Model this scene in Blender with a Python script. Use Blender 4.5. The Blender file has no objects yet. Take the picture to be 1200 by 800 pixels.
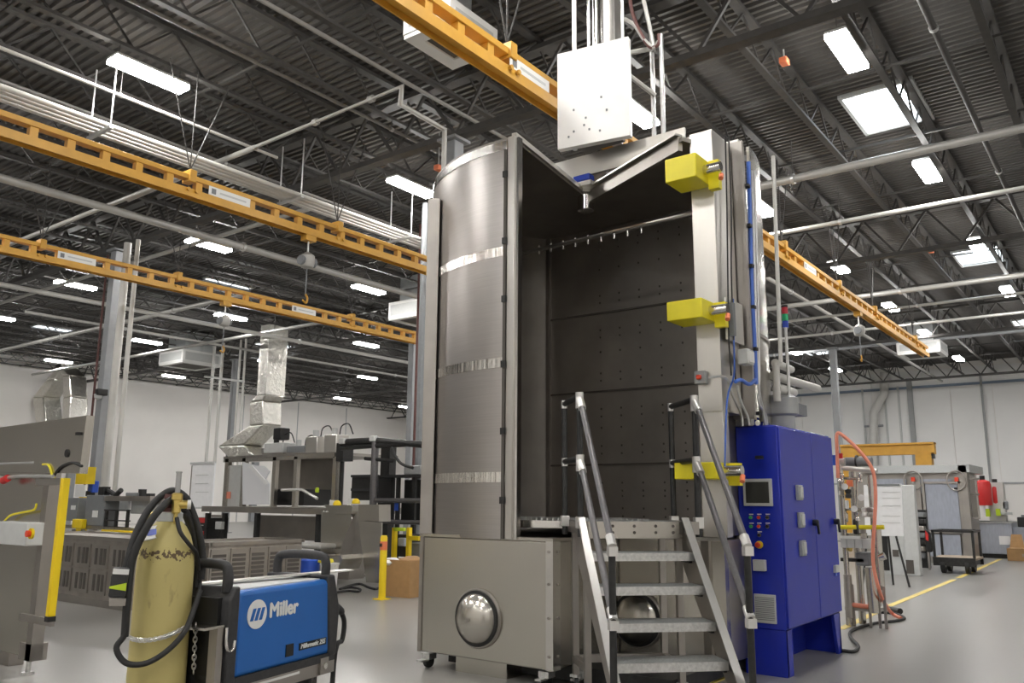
import bpy, math, random
from mathutils import Vector, Matrix
random.seed(7)
S = bpy.context.scene
COL = S.collection

# ------------------------------------------------------------------ camera
F_PX, PITCH, YAW, ROLL, EYE = 978.3, math.radians(10.77), math.radians(36.98), math.radians(0.42), 1.5
CAM = Vector((0, 0, EYE))
fw = Vector((-math.sin(YAW)*math.cos(PITCH), math.cos(YAW)*math.cos(PITCH), math.sin(PITCH)))
_r = Vector((math.cos(YAW), math.sin(YAW), 0)); _u = _r.cross(fw)
rt = _r*math.cos(ROLL) + _u*math.sin(ROLL); up = -_r*math.sin(ROLL) + _u*math.cos(ROLL)
cd = bpy.data.cameras.new('camera'); cam = bpy.data.objects.new('camera', cd); COL.objects.link(cam)
cd.sensor_width = 36.0; cd.lens = F_PX/1200*36.0; cd.clip_end = 300; cd.clip_start = 0.05
cam.matrix_world = Matrix(((rt.x, up.x, -fw.x, CAM.x), (rt.y, up.y, -fw.y, CAM.y), (rt.z, up.z, -fw.z, CAM.z), (0, 0, 0, 1)))
S.camera = cam
def ray(x, y): return fw + rt*((x-600)/F_PX) + up*((400-y)/F_PX)
def onz(x, y, z): d = ray(x, y); return CAM + d*((z-EYE)/d.z)
def onx(x, y, X): d = ray(x, y); return CAM + d*(X/d.x)
def ony(x, y, Y): d = ray(x, y); return CAM + d*(Y/d.y)
def dep(x, y, D): return CAM + ray(x, y)*D

# ------------------------------------------------------------------ world, exposure, light level
w = bpy.data.worlds.new('world'); S.world = w; w.use_nodes = True
w.node_tree.nodes['Background'].inputs[0].default_value = (0.75, 0.86, 1.0, 1)
w.node_tree.nodes['Background'].inputs[1].default_value = 1.6
S.view_settings.view_transform = 'Standard'; S.view_settings.look = 'None'
S.view_settings.exposure = 0.0; S.view_settings.gamma = 1.0; S.view_settings.use_curve_mapping = False
S.cycles.use_denoising = True
S.cycles.max_bounces = 8; S.cycles.diffuse_bounces = 4; S.cycles.glossy_bounces = 4
S.cycles.sample_clamp_indirect = 6.0
LAMP = 112.0          # radiance of every LED diffuser

# ------------------------------------------------------------------ materials
MATS = {}
def pm(name, rgb, rough=0.5, metal=0.0, ns=0.0, na=0.0, bump=0.0, stretch=(1, 1, 1), emit=0.0, rgb2=None, thr=None, rvar=0.0, alpha=1.0, spec=0.5, dist=0.01):
    m = bpy.data.materials.new(name); m.use_nodes = True
    nt = m.node_tree; b = nt.nodes['Principled BSDF']
    b.inputs['Base Color'].default_value = (*rgb, 1); b.inputs['Roughness'].default_value = rough
    b.inputs['Metallic'].default_value = metal; b.inputs['Specular IOR Level'].default_value = spec
    if emit: b.inputs['Emission Color'].default_value = (*rgb, 1); b.inputs['Emission Strength'].default_value = emit
    if alpha < 1: b.inputs['Alpha'].default_value = alpha
    if ns:
        tc = nt.nodes.new('ShaderNodeTexCoord'); mp = nt.nodes.new('ShaderNodeMapping')
        mp.inputs['Scale'].default_value = stretch
        no = nt.nodes.new('ShaderNodeTexNoise'); no.inputs['Scale'].default_value = ns; no.inputs['Detail'].default_value = 5
        nt.links.new(tc.outputs['Object'], mp.inputs[0]); nt.links.new(mp.outputs[0], no.inputs['Vector'])
        cr = nt.nodes.new('ShaderNodeValToRGB')
        if rgb2 is None:
            lo = tuple(c*(1-na) for c in rgb); hi = tuple(min(1, c*(1+na)) for c in rgb)
            cr.color_ramp.elements[0].position = 0.3; cr.color_ramp.elements[1].position = 0.7
        else:
            lo, hi = rgb, rgb2
            t = thr or (0.5, 0.6)
            cr.color_ramp.elements[0].position = t[0]; cr.color_ramp.elements[1].position = t[1]
        cr.color_ramp.elements[0].color = (*lo, 1); cr.color_ramp.elements[1].color = (*hi, 1)
        nt.links.new(no.outputs['Fac'], cr.inputs[0]); nt.links.new(cr.outputs[0], b.inputs['Base Color'])
        if rvar:
            mr = nt.nodes.new('ShaderNodeMapRange'); mr.inputs['From Min'].default_value = .3; mr.inputs['From Max'].default_value = .7
            mr.inputs['To Min'].default_value = max(0.02, rough-rvar); mr.inputs['To Max'].default_value = rough+rvar
            nt.links.new(no.outputs['Fac'], mr.inputs['Value']); nt.links.new(mr.outputs[0], b.inputs['Roughness'])
        if bump:
            bp = nt.nodes.new('ShaderNodeBump'); bp.inputs['Strength'].default_value = bump; bp.inputs['Distance'].default_value = dist
            nt.links.new(no.outputs['Fac'], bp.inputs['Height']); nt.links.new(bp.outputs[0], b.inputs['Normal'])
    MATS[name] = m
    return m
pm('band', (.86, .84, .80), .16, 1, 5, .04, .5, (5, 5, .15), dist=.03)
pm('steel_shell', (.48, .455, .435), .34, 1, 4, .05, .03, (.5, .5, 40), dist=.004)
pm('steel_panel', (.58, .555, .505), .27, 1, 1.3, .04)
pm('steel_bright', (.75, .73, .70), .18, 1, 5, .05)
pm('steel_dull', (.42, .395, .365), .42, 1, 3, .08)
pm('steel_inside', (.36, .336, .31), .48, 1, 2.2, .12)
pm('steel_column', (.62, .60, .56), .36, 1, 3, .04, .03, (1, 1, .3))
pm('galvanised', (.58, .60, .60), .42, .9, 60, .18, .15)
pm('zinc', (.72, .72, .71), .33, .9, 40, .15, .1)
pm('aluminium', (.66, .65, .62), .36, 1, 6, .05)
pm('plate_white', (.80, .79, .77), .45, .2, 4, .03)
pm('crane_yellow', (.62, .33, .045), .45, 0, 5, .08)
pm('yellow', (.83, .72, .02), .38, 0, 6, .05)
pm('safety_yellow', (.86, .62, .01), .42, 0, 6, .05)
pm('cylinder_yellow', (.52, .44, .17), .45, 0, 11, .1, rgb2=(.20, .14, .06), thr=(.64, .74), bump=.1, stretch=(1.2, 1.2, .5))
pm('cabinet_blue', (.014, .030, .40), .22, 0, 4, .03)
pm('welder_blue', (.012, .125, .44), .36, 0, 6, .05)
pm('black', (.012, .012, .012), .45)
pm('rubber', (.018, .018, .018), .6, 0, 40, .2, .1)
pm('dark_plastic', (.03, .03, .032), .5, 0, 60, .2, .1)
pm('black_steel', (.03, .03, .03), .42, .3, 20, .25)
pm('rail_grey', (.16, .155, .16), .4, .5, 20, .1)
pm('fitting', (.78, .77, .75), .3, .7)
pm('white', (.82, .82, .80), .5)
pm('paper', (.85, .85, .86), .7, 0, 8, .03)
pm('sheet_film', (.80, .81, .84), .4)
pm('grey_paint', (.33, .34, .34), .45, 0, 12, .05)
pm('mid_grey', (.20, .21, .22), .5, 0, 12, .06)
pm('light_grey', (.55, .56, .55), .45, 0, 12, .04)
pm('column_grey', (.27, .28, .29), .5, 0, 6, .06)
pm('joist_grey', (.055, .052, .049), .6, 0, 8, .15)
pm('deck_grey', (.085, .079, .073), .6, .0, 2, .12)
pm('pipe_white', (.60, .59, .56), .42, 0, 3, .05)
pm('pipe_grey', (.42, .41, .385), .42, .2, 3, .06)
pm('conduit_dark', (.26, .25, .235), .45, .2, 3, .06)
pm('conduit', (.62, .62, .61), .35, .7, 20, .05)
pm('foil', (.70, .68, .63), .28, 1, 7, .08, .9, dist=.05)
pm('floor', (.25, .243, .228), .30, 0, .35, .035)
pm('wall_white', (.88, .855, .82), .7, 0, .6, .025)
pm('wall_panel', (.88, .875, .86), .6, 0, .8, .02)
pm('wall_joint', (.42, .43, .44), .6)
pm('blue_line', (.25, .32, .42), .6)
pm('line_yellow', (.72, .56, .14), .5, 0, 9, .12)
pm('orange', (.80, .22, .10), .5)
pm('hose_orange', (.85, .30, .20), .5)
pm('red', (.62, .03, .03), .4)
pm('stop_red', (.75, .06, .02), .35)
pm('green', (.03, .40, .14), .4)
pm('blue_plastic', (.03, .10, .55), .4)
pm('blue_hose', (.06, .15, .55), .4)
pm('lime', (.55, .72, .03), .45)
pm('brass', (.72, .55, .18), .3, 1, 20, .1)
pm('maroon', (.10, .035, .03), .55, 0, 20, .2)
pm('cardboard', (.42, .25, .11), .8, 0, 9, .08)
pm('wood', (.40, .32, .24), .7, 0, 6, .15, stretch=(1, 8, 8))
pm('perforated', (.40, .37, .335), .5, .7, 6, .15)
pm('slot_dark', (.09, .08, .07), .7)
pm('film_steel', (.40, .43, .50), .40, .2, 5, .08, stretch=(4, 1, 1))
pm('screen', (.05, .05, .045), .25)
pm('flow_glass', (.42, .42, .42), .2, .3)
pm('led', (1.0, .98, .95), .5, emit=LAMP)
pm('sky_pane', (.86, .93, 1.0), .5, emit=9)
pm('lens_red', (.5, .02, .04), .3); pm('lens_green', (.02, .45, .18), .3); pm('lens_blue', (.02, .06, .45), .3)
M = MATS
def add_wear_ring(m, z0, hw, rgb, scale):
    nt = m.node_tree; b = nt.nodes['Principled BSDF']; src = b.inputs['Base Color'].links[0].from_socket
    tc = nt.nodes.new('ShaderNodeTexCoord'); sp = nt.nodes.new('ShaderNodeSeparateXYZ'); nt.links.new(tc.outputs['Object'], sp.inputs[0])
    def mth(op, a, v):
        n = nt.nodes.new('ShaderNodeMath'); n.operation = op; nt.links.new(a, n.inputs[0])
        if hasattr(v, 'is_linked'): nt.links.new(v, n.inputs[1])
        else: n.inputs[1].default_value = v
        return n.outputs[0]
    d_ = mth('DIVIDE', mth('ABSOLUTE', mth('SUBTRACT', sp.outputs[2], z0), 0), hw)
    no = nt.nodes.new('ShaderNodeTexNoise'); no.inputs['Scale'].default_value = scale; no.inputs['Detail'].default_value = 3; nt.links.new(tc.outputs['Object'], no.inputs['Vector'])
    f = mth('SUBTRACT', mth('MULTIPLY', no.outputs['Fac'], 1.75), d_)
    f = mth('GREATER_THAN', f, .80)
    mx = nt.nodes.new('ShaderNodeMix'); mx.data_type = 'RGBA'; nt.links.new(f, mx.inputs[0]); nt.links.new(src, mx.inputs[6]); mx.inputs[7].default_value = (*rgb, 1)
    nt.links.new(mx.outputs[2], b.inputs['Base Color'])
add_wear_ring(MATS['cylinder_yellow'], 1.165, .075, (.10, .065, .03), 75)

# ------------------------------------------------------------------ mesh builder and tagging
ORG = {}
class MB:
    def __init__(s): s.v = []; s.f = []
    def add(s, vs, fs):
        n = len(s.v); s.v += [Vector(v) for v in vs]; s.f += [tuple(i+n for i in f) for f in fs]; return s
    def obox(s, c, ex, ey, ez):
        c, ex, ey, ez = Vector(c), Vector(ex), Vector(ey), Vector(ez)
        vs = [c + ex*i + ey*j + ez*k for k in (-1, 1) for j in (-1, 1) for i in (-1, 1)]
        return s.add(vs, [(0, 2, 3, 1), (4, 5, 7, 6), (0, 1, 5, 4), (2, 6, 7, 3), (0, 4, 6, 2), (1, 3, 7, 5)])
    def box(s, c, size, rz=0):
        a, b = math.cos(rz), math.sin(rz)
        return s.obox(c, Vector((a, b, 0))*(size[0]/2), Vector((-b, a, 0))*(size[1]/2), (0, 0, size[2]/2))
    def bx(s, x0, x1, y0, y1, z0, z1): return s.box(((x0+x1)/2, (y0+y1)/2, (z0+z1)/2), (abs(x1-x0), abs(y1-y0), abs(z1-z0)))
    def beam(s, p, q, wd, ht, upv=(0, 0, 1)):
        p, q = Vector(p), Vector(q); d = (q-p); L = d.length; d.normalize()
        u = Vector(upv)
        if abs(d.dot(u)) > .99: u = Vector((1, 0, 0))
        sd = d.cross(u).normalized(); u = sd.cross(d)
        return s.obox((p+q)/2, d*(L/2), sd*(wd/2), u*(ht/2))
    def tube(s, pts, r, n=8, closed=False):
        pts = [Vector(p) for p in pts]; m = len(pts)
        rr = r if isinstance(r, (list, tuple)) else [r]*m
        t0 = (pts[1]-pts[0]).normalized()
        a = Vector((0, 0, 1)) if abs(t0.z) < .9 else Vector((1, 0, 0))
        nrm = t0.cross(a).normalized(); rings = []
        for i, p in enumerate(pts):
            if closed: t = (pts[(i+1) % m]-pts[i-1])
            elif i == 0: t = pts[1]-pts[0]
            elif i == m-1: t = pts[-1]-pts[-2]
            else: t = (pts[i+1]-pts[i]).normalized()+(pts[i]-pts[i-1]).normalized()
            t.normalize(); nrm = (nrm-t*nrm.dot(t)); nrm.normalize(); bn = t.cross(nrm)
            rings.append([p+(nrm*math.cos(2*math.pi*k/n)+bn*math.sin(2*math.pi*k/n))*rr[i] for k in range(n)])
        base = len(s.v)
        for g in rings: s.v += g
        for i in range(m if closed else m-1):
            j = (i+1) % m
            for k in range(n):
                k2 = (k+1) % n
                s.f.append((base+i*n+k, base+i*n+k2, base+j*n+k2, base+j*n+k))
        if not closed:
            s.f.append(tuple(base+k for k in reversed(range(n)))); s.f.append(tuple(base+(m-1)*n+k for k in range(n)))
        return s
    def cyl(s, p, q, r, n=14, r2=None): return s.tube([p, q], [r, r if r2 is None else r2], n)
    def lathe(s, prof, c=(0, 0, 0), n=24, ax=(0, 0, 1)):
        c = Vector(c); az = Vector(ax).normalized(); a = Vector((1, 0, 0)) if abs(az.x) < .9 else Vector((0, 1, 0))
        ex = az.cross(a).normalized(); ey = az.cross(ex); base = len(s.v)
        for r, z in prof:
            for k in range(n):
                t = 2*math.pi*k/n; s.v.append(c+az*z+ex*(r*math.cos(t))+ey*(r*math.sin(t)))
        for i in range(len(prof)-1):
            for k in range(n):
                k2 = (k+1) % n; s.f.append((base+i*n+k, base+i*n+k2, base+(i+1)*n+k2, base+(i+1)*n+k))
        s.f.append(tuple(base+k for k in reversed(range(n)))); s.f.append(tuple(base+(len(prof)-1)*n+k for k in range(n)))
        return s
    def prism(s, poly, vec):
        poly = [Vector(p) for p in poly]; vec = Vector(vec); n = len(poly); base = len(s.v)
        s.v += poly + [p+vec for p in poly]
        s.f.append(tuple(base+i for i in reversed(range(n)))); s.f.append(tuple(base+n+i for i in range(n)))
        for i in range(n): j = (i+1) % n; s.f.append((base+i, base+j, base+n+j, base+n+i))
        return s
    def arc(s, c, r0, r1, a0, a1, z0, z1, n=24):
        """curved wall between two radii"""
        base = len(s.v)
        for i in range(n+1):
            t = a0+(a1-a0)*i/n; co, si = math.cos(t), math.sin(t)
            for r, z in ((r0, z0), (r1, z0), (r1, z1), (r0, z1)): s.v.append(Vector((c[0]+r*co, c[1]+r*si, z)))
        for i in range(n):
            for k in range(4):
                k2 = (k+1) % 4; s.f.append((base+i*4+k, base+i*4+k2, base+(i+1)*4+k2, base+(i+1)*4+k))
        s.f.append((base, base+1, base+2, base+3)); e = base+n*4; s.f.append((e+3, e+2, e+1, e))
        return s
    def mesh(s, name, mat, off=None, smooth=True):
        me = bpy.data.meshes.new(name)
        o = off or Vector((0, 0, 0))
        me.from_pydata([tuple(v-o) for v in s.v], [], s.f); me.materials.append(M[mat])
        import bmesh
        bm = bmesh.new(); bm.from_mesh(me); bmesh.ops.recalc_face_normals(bm, faces=bm.faces); bm.to_mesh(me); bm.free()
        if smooth:
            me.shade_smooth(); me.set_sharp_from_angle(angle=math.radians(38))
        me.update(); return me
    def build(s, name, mat, parent=None, bevel=0, smooth=True):
        off = ORG.get(parent.name) if parent else None
        o = bpy.data.objects.new(name, s.mesh(name, mat, off, smooth)); COL.objects.link(o)
        if parent: o.parent = parent; ORG[o.name] = off
        if bevel:
            b = o.modifiers.new('bevel', 'BEVEL'); b.width = bevel; b.segments = 2; b.limit_method = 'ANGLE'
        return o
def tag(o, label=None, cat=None, group=None, kind=None):
    if label: o['label'] = label
    if cat: o['category'] = cat
    if group: o['group'] = group
    if kind: o['kind'] = kind
    return o
def thing(name, label, cat, loc=(0, 0, 0), rz=None, group=None):
    o = bpy.data.objects.new(name, None); COL.objects.link(o); o.location = loc; o.empty_display_size = .1
    if rz is not None: o.rotation_euler = (0, 0, rz); ORG[o.name] = None
    else: ORG[o.name] = Vector(loc)
    return tag(o, label, cat, group)
def single(name, mb, mat, label, cat, loc=None, group=None, bevel=0):
    """a thing that is one mesh; origin at its base"""
    if loc is None:
        loc = Vector((sum(v.x for v in mb.v)/len(mb.v), sum(v.y for v in mb.v)/len(mb.v), min(v.z for v in mb.v)))
    o = bpy.data.objects.new(name, mb.mesh(name, mat, Vector(loc))); COL.objects.link(o); o.location = loc; ORG[o.name] = Vector(loc)
    if bevel:
        b = o.modifiers.new('bevel', 'BEVEL'); b.width = bevel; b.segments = 2; b.limit_method = 'ANGLE'
    return tag(o, label, cat, group)
def struct(name, mb, mat, parent=None, smooth=False):
    o = mb.build(name, mat, parent, smooth=smooth)
    if not parent: o['kind'] = 'structure'; ORG[o.name] = Vector((0, 0, 0))
    return o
def part(name, mat, parent, *boxes, bevel=0):
    m = MB()
    for b in boxes: m.bx(*b)
    return m.build(name, mat, parent, bevel=bevel)
def share(src, parent, name=None, loc=(0, 0, 0), rz=0):
    c = bpy.data.objects.new(name or src.name.split('.')[0], src.data); COL.objects.link(c); c.parent = parent
    c.location = loc; c.rotation_euler = (0, 0, rz); ORG[c.name] = ORG.get(parent.name); return c
def text(body, size, mat, parent, mw, bold=0, shear=0, name='lettering'):
    cu = bpy.data.curves.new(name, 'FONT'); cu.body = body; cu.size = size; cu.shear = shear; cu.extrude = .0012
    cu.materials.append(M[mat]); tmp = bpy.data.objects.new('tmp', cu); me = bpy.data.meshes.new_from_object(tmp); bpy.data.objects.remove(tmp)
    if bold:
        V = [v.co.copy() for v in me.vertices]; Fc = [tuple(p.vertices) for p in me.polygons]; n = len(V); vs, fs = [], []
        for i, (ax, ay) in enumerate(((-1, 0), (1, 0), (0, 1), (0, -1))):
            vs += [(v.x+ax*bold, v.y+ay*bold, v.z+i*.0001) for v in V]; fs += [tuple(k+i*n for k in f) for f in Fc]
        me2 = bpy.data.meshes.new(name); me2.from_pydata(vs, [], fs); me2.materials.append(M[mat]); me = me2
    o = bpy.data.objects.new(name, me); COL.objects.link(o); o.parent = parent; o.matrix_local = mw
    return o
def frame_m(o, x, y, z): return Matrix(((x[0], y[0], z[0], o[0]), (x[1], y[1], z[1], o[1]), (x[2], y[2], z[2], o[2]), (0, 0, 0, 1)))
def curve(pts, n=6):
    """Catmull-Rom through the points"""
    P = [Vector(p) for p in pts]; P = [P[0]*2-P[1]] + P + [P[-1]*2-P[-2]]; out = []
    for i in range(1, len(P)-2):
        for k in range(n):
            t = k/n; a, b, c, d = P[i-1], P[i], P[i+1], P[i+2]
            out.append(.5*((2*b)+(c-a)*t+(2*a-5*b+4*c-d)*t*t+(3*b-a-3*c+d)*t*t*t))
    out.append(P[-2]); return out

# ------------------------------------------------------------------ the hall
XL, XR, YB, YF, ZC = -47.5, 9.0, 50.0, -8.0, 9.0
fl = struct('floor', MB().bx(XL-.3, XR+.3, YF-.3, YB+.3, -.2, 0), 'floor')
def floor_strip(px):
    p = [onz(x, y, 0) for x, y in px]
    for a, b in zip(p[:-1], p[1:]):
        MB().beam(a+Vector((0, 0, .002)), b+Vector((0, 0, .002)), .10, .004).build('floor_line', 'line_yellow', fl)
floor_strip([(985, 737), (1040, 711)]); floor_strip([(1042, 710), (1118, 679)]); floor_strip([(1123, 677), (1172, 655)])
floor_strip([(830, 800), (853, 791)])
# deck: ribbed steel sheet, one mesh, with openings left for the skylights
SKY = [(-3.25, 16.3, .62, .95), (-3.4, 28.4, .62, .95), (-12.6, 42.2, .62, .95), (-25.8, 16.9, .62, .95), (-39.1, 17.2, .62, .95), (-33.8, 25.6, .62, .95), (-3.2, 40.5, .62, .95), (-25.8, 29.0, .62, .95)]
def deck():
    m = MB(); y = YF; per = .16
    xs = sorted(set([XL, XR] + [c for sx, sy, hx, hy in SKY for c in (sx-hx, sx+hx)]))
    while y < YB:
        segs = [(xs[0], xs[-1])]
        cuts = [(sx-hx, sx+hx) for sx, sy, hx, hy in SKY if sy-hy < y+per/2 < sy+hy]
        cuts.sort(); segs = []; x0 = XL
        for a, b in cuts: segs.append((x0, a)); x0 = b
        segs.append((x0, XR))
        for a, b in segs:
            pr = ((y, ZC), (y+.055, ZC), (y+.075, ZC+.05), (y+.14, ZC+.05), (y+per, ZC))
            n = len(m.v)
            for yy, zz in pr: m.v += [Vector((a, yy, zz)), Vector((b, yy, zz))]
            for i in range(4): m.f.append((n+2*i, n+2*i+1, n+2*i+3, n+2*i+2))
        y += per
    return m
ce = struct('ceiling', deck(), 'deck_grey')
# skylights: curb, pane
for sx, sy, hx, hy in SKY:
    m = MB()
    for a in (-1, 1):
        m.bx(sx+a*hx-.03, sx+a*hx+.03, sy-hy-.05, sy+hy+.05, ZC-.05, ZC+.45); m.bx(sx-hx, sx+hx, sy+a*hy-.03, sy+a*hy+.03, ZC-.05, ZC+.45)
    k = m.build('skylight_curb', 'light_grey', ce, smooth=False)
    MB().bx(sx-hx, sx+hx, sy-hy, sy+hy, ZC+.40, ZC+.43).build('skylight_pane', 'sky_pane', ce, smooth=False)
# open-web joists along Y
def joist_mesh():
    m = MB(); zb, zt = 8.28, 8.97; y0, y1 = YF+.1, YB-.05
    m.bx(-.075, .075, y0, y1, zt-.06, zt); m.bx(-.055, .055, y0, y1, zb, zb+.05)
    y = y0+.2; s = .62; up_ = True
    while y+s < y1:
        a, b = (zb+.03, zt-.04) if up_ else (zt-.04, zb+.03)
        m.beam((0, y, a), (0, y+s, b), .03, .03, (1, 0, 0)); up_ = not up_; y += s
    return m
jx = []; x = -2.72
while x > XL+.5: jx.append(x); x -= 1.52
x = -1.2
while x < XR-.3: jx.append(x); x += 1.52
jsrc = None
for x in jx:
    if jsrc is None: jsrc = joist_mesh().build('joist', 'joist_grey', ce, smooth=False); jsrc.location = (x, 0, 0)
    else: share(jsrc, ce, 'joist', (x, 0, 0))
# bridging angles across the joists
for yy in (4.3, 7.4, 13.4, 16.4, 19.4, 25.5, 28.5, 31.5, 38, 41, 44):
    MB().bx(XL, XR, yy-.02, yy+.02, 8.33, 8.37).build('bridging_angle', 'joist_grey', ce, smooth=False)
# joist girders along X over the columns
def girder(Y):
    m = MB(); zb, zt = 7.75, 8.9
    m.bx(XL, XR, Y-.11, Y+.11, zt-.1, zt-.02); m.bx(XL, XR, Y-.1, Y+.1, zb, zb+.1)
    x = XL+.4; k = 0
    while x+.76 < XR:
        a, b = (zb+.06, zt-.06) if k % 2 == 0 else (zt-.06, zb+.06)
        m.beam((x, Y, a), (x+.76, Y, b), .05, .05, (0, 1, 0)); x += .76; k += 1
    return m
g0 = girder(0).build('girder', 'joist_grey', ce, smooth=False); g0.location = (0, 10.4, 0)
for Y in (22.5, 34.8, 46.8, -1.8): share(g0, ce, 'girder', (0, Y, 0))
# walls
wl = struct('wall_left', MB().bx(XL-.25, XL, YF, YB+.25, 0, ZC+.1), 'wall_white')
wb = struct('wall_back', MB().bx(XL, XR, YB, YB+.25, 0, ZC+.1), 'wall_white')
struct('wall_right', MB().bx(XR, XR+.25, YF, YB+.25, 0, ZC+.1), 'wall_white')
struct('wall_front', MB().bx(XL, XR, YF-.25, YF, 0, ZC+.1), 'wall_white')
x = -22.0
while x < XR-1:          # insulated wall panels with recessed joints
    MB().bx(x+.02, x+1.98, YB-.06, YB, 2.6, 8.7).build('wall_panel', 'wall_panel', wb, smooth=False); x += 2.0
MB().bx(-22, XR, YB-.075, YB-.055, 7.72, 7.86).build('panel_rail', 'blue_line', wb, smooth=False)
MB().bx(-22, XR, YB-.075, YB-.02, 2.52, 2.60).build('panel_rail', 'wall_joint', wb, smooth=False)
for px, hw in ((1070, .13), (1155, .05)): X = ony(px, 500, YB).x; MB().bx(X-hw, X+hw, YB-.2, YB-.06, 0, 8.3).build('wall_column', 'grey_paint', wb, smooth=False)
for px in (1040, 1056, 1014): X = ony(px, 500, YB).x; MB().bx(X-.05, X+.05, YB-.14, YB-.06, 0, 7.9).build('wall_conduit', 'light_grey', wb)
for yy in (22.6, 34.6): MB().bx(XL, XL+.3, yy-.2, yy+.2, 0, 8.2).build('wall_column', 'column_grey', wl, smooth=False)
for yy in (33.5, 38, 42.5): MB().bx(XL, XL+.02, yy-.03, yy+.03, 0, 8.2).build('panel_joint', 'wall_joint', wl, smooth=False)

# columns
COLS = [(-9.15, 10.4, 'stainless washer, behind its curved shell'), (-20.5, 10.4, 'left crane rails, with white pipes beside it'), (-32.7, 22.5, 'framed stainless cabinet with the white sheet'), (-9.75, 34.8, 'yellow gantry beam behind the blue cabinet'), (-21.6, 22.5, 'black pipe frame left of the washer')]
for i, (x, y, wh) in enumerate(COLS):
    t = thing('building_column', 'grey steel building column by the '+wh, 'column', (x, y, 0), group='building columns')
    MB().box((x, y, 3.86), (.26, .26, 7.64)).build('shaft', 'column_grey', t, bevel=.02)
    MB().box((x, y, .02), (.45, .45, .04)).build('base_plate', 'column_grey', t)
    MB().box((x, y, 7.705), (.42, .42, .05)).build('cap_plate', 'column_grey', t)
    t['kind'] = 'thing'

# ------------------------------------------------------------------ ceiling lights on the grid
ORD = ['nearest', 'second', 'third', 'fourth', 'fifth', 'sixth', 'seventh', 'eighth']
ROWS = [(-2.85, [11.9, 17.5, 23.5, 29.4, 35.2, 41.5], 'row over the right-hand aisle'), (-6.3, [11.8, 17.6, 23.6, 29.6, 35.0, 42.2], 'row beside the yellow rail behind the washer'),
        (-11.8, [6.2, 12.1, 18.0, 24.0, 30.2, 36.3, 42.4], 'row over the left pipe rack'), (-19.0, [6.0, 12.0, 17.7, 24.0, 30.2, 36.5], 'row left of both left crane rails'),
        (-26.1, [12.0, 17.6, 24.3, 30.4, 36.5], 'fifth row from the right aisle'), (-33.3, [12.6, 18.5, 24.8, 31.2, 37.0], 'second row from the far left wall'),
        (-41.8, [13.0, 18.8, 24.9, 31.4, 37.0, 43.0], 'row along the far left wall')]
HID = [(-2.85, 6.0), (-6.3, 6.0), (-2.85, 0.1), (-6.3, 0.1), (-11.8, 0.1), (4.2, 0.1), (4.2, 6.0), (4.2, 12.0), (4.2, 18.0), (-2.85, -5.5), (-9, -5.5), (4.2, -5.5), (-19, 0.1), (-26.1, 6.0)]
def fixture(x, y):
    t = thing('ceiling_light', 'x', 'ceiling light', (x, y, 8.0), group='LED ceiling lights')
    MB().bx(x-.15, x+.15, y-.60, y+.60, 8.02, 8.07).build('housing', 'white', t, bevel=.01)
    MB().bx(x-.15, x+.15, y-.60, y+.60, 7.955, 8.019).build('diffuser', 'led', t, smooth=False)
    for s in (-1, 1): MB().cyl((x, y+s*.5, 8.06), (x, y+s*.5, 8.3), .006, 5).build('hanger_wire', 'joist_grey', t)
    return t
proto = None
def dup(o, loc, parent=None):
    c = o.copy(); COL.objects.link(c); c.parent = parent
    if loc is not None: c.location = loc
    for ch in o.children: dup(ch, None, c)
    return c
def add_light(x, y, lab, grp):
    global proto
    if proto is None: proto = fixture(x, y); t = proto
    else: t = dup(proto, (x, y, 8.0))
    t['label'] = lab; t['group'] = grp
for X, ys, nm in ROWS:
    for i, Y in enumerate(ys):
        add_light(X, Y, f'lit white LED ceiling light, {ORD[i]} in the {nm}', 'LED ceiling lights')
for X, Y in HID: add_light(X, Y, 'lit LED ceiling light out of view overhead or behind the viewer', 'LED ceiling lights out of view')
# ------------------------------------------------------------------ overhead crane rails
def crane_rail(X, y0, y1, label, plates, trolleys):
    t = thing('crane_rail', label, 'crane rail', (X, (y0+y1)/2, 6.14), group='yellow overhead crane rails')
    MB().bx(X-.075, X+.075, y0, y1, 6.42, 6.50).build('top_chord', 'crane_yellow', t, bevel=.006)
    m = MB(); m.bx(X-.09, X+.09, y0, y1, 6.21, 6.27); m.bx(X-.09, X-.075, y0, y1, 6.14, 6.21); m.bx(X+.075, X+.09, y0, y1, 6.14, 6.21)
    m.build('lower_track', 'crane_yellow', t)
    y = y0+.05; g = None
    while y < y1:
        if g is None:
            g = MB().bx(X-.05, X+.05, y-.055, y+.055, 6.27, 6.42).build('gusset', 'crane_yellow', t); yg = y
        else: share(g, t, 'gusset', (0, y-yg, 0))
        y += .5
    for p in plates:
        k = MB().bx(X+.078, X+.084, p, p+.78, 6.27, 6.42).build('name_plate', 'white', t)
        MB().bx(X+.085, X+.087, p+.05, p+.13, 6.30, 6.39).build('plate_mark', 'mid_grey', k)
        MB().bx(X+.085, X+.087, p+.2, p+.7, 6.33, 6.36).build('plate_mark', 'light_grey', k)
    for p in trolleys:
        k = MB().bx(X-.11, X+.11, p-.06, p+.06, 6.38, 6.58).build('hanger_bracket', 'crane_yellow', t, bevel=.01)
        for dy in (0, -.5, .6): MB().cyl((X, p, 6.6), (X, p+dy, 8.3), .011, 6).build('hanger_rod', 'joist_grey', k)
        for b in (-.07, .07): MB().cyl((X+.1, p+b, 6.24), (X+.135, p+b, 6.24), .03, 8).build('bolt', 'crane_yellow', t)
    return t
crane_rail(-5.3, -1.0, 29.4, 'yellow crane rail passing above and behind the stainless washer', [6.85, 17.0], [3.0, 6.9, 15.9, 19.6, 22.8, 27.6])
crane_rail(-11.6, -2.0, 22.0, 'yellow crane rail on the left, the upper one in view', [7.2], [1.5, 6.9, 9.95, 14.0])
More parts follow.
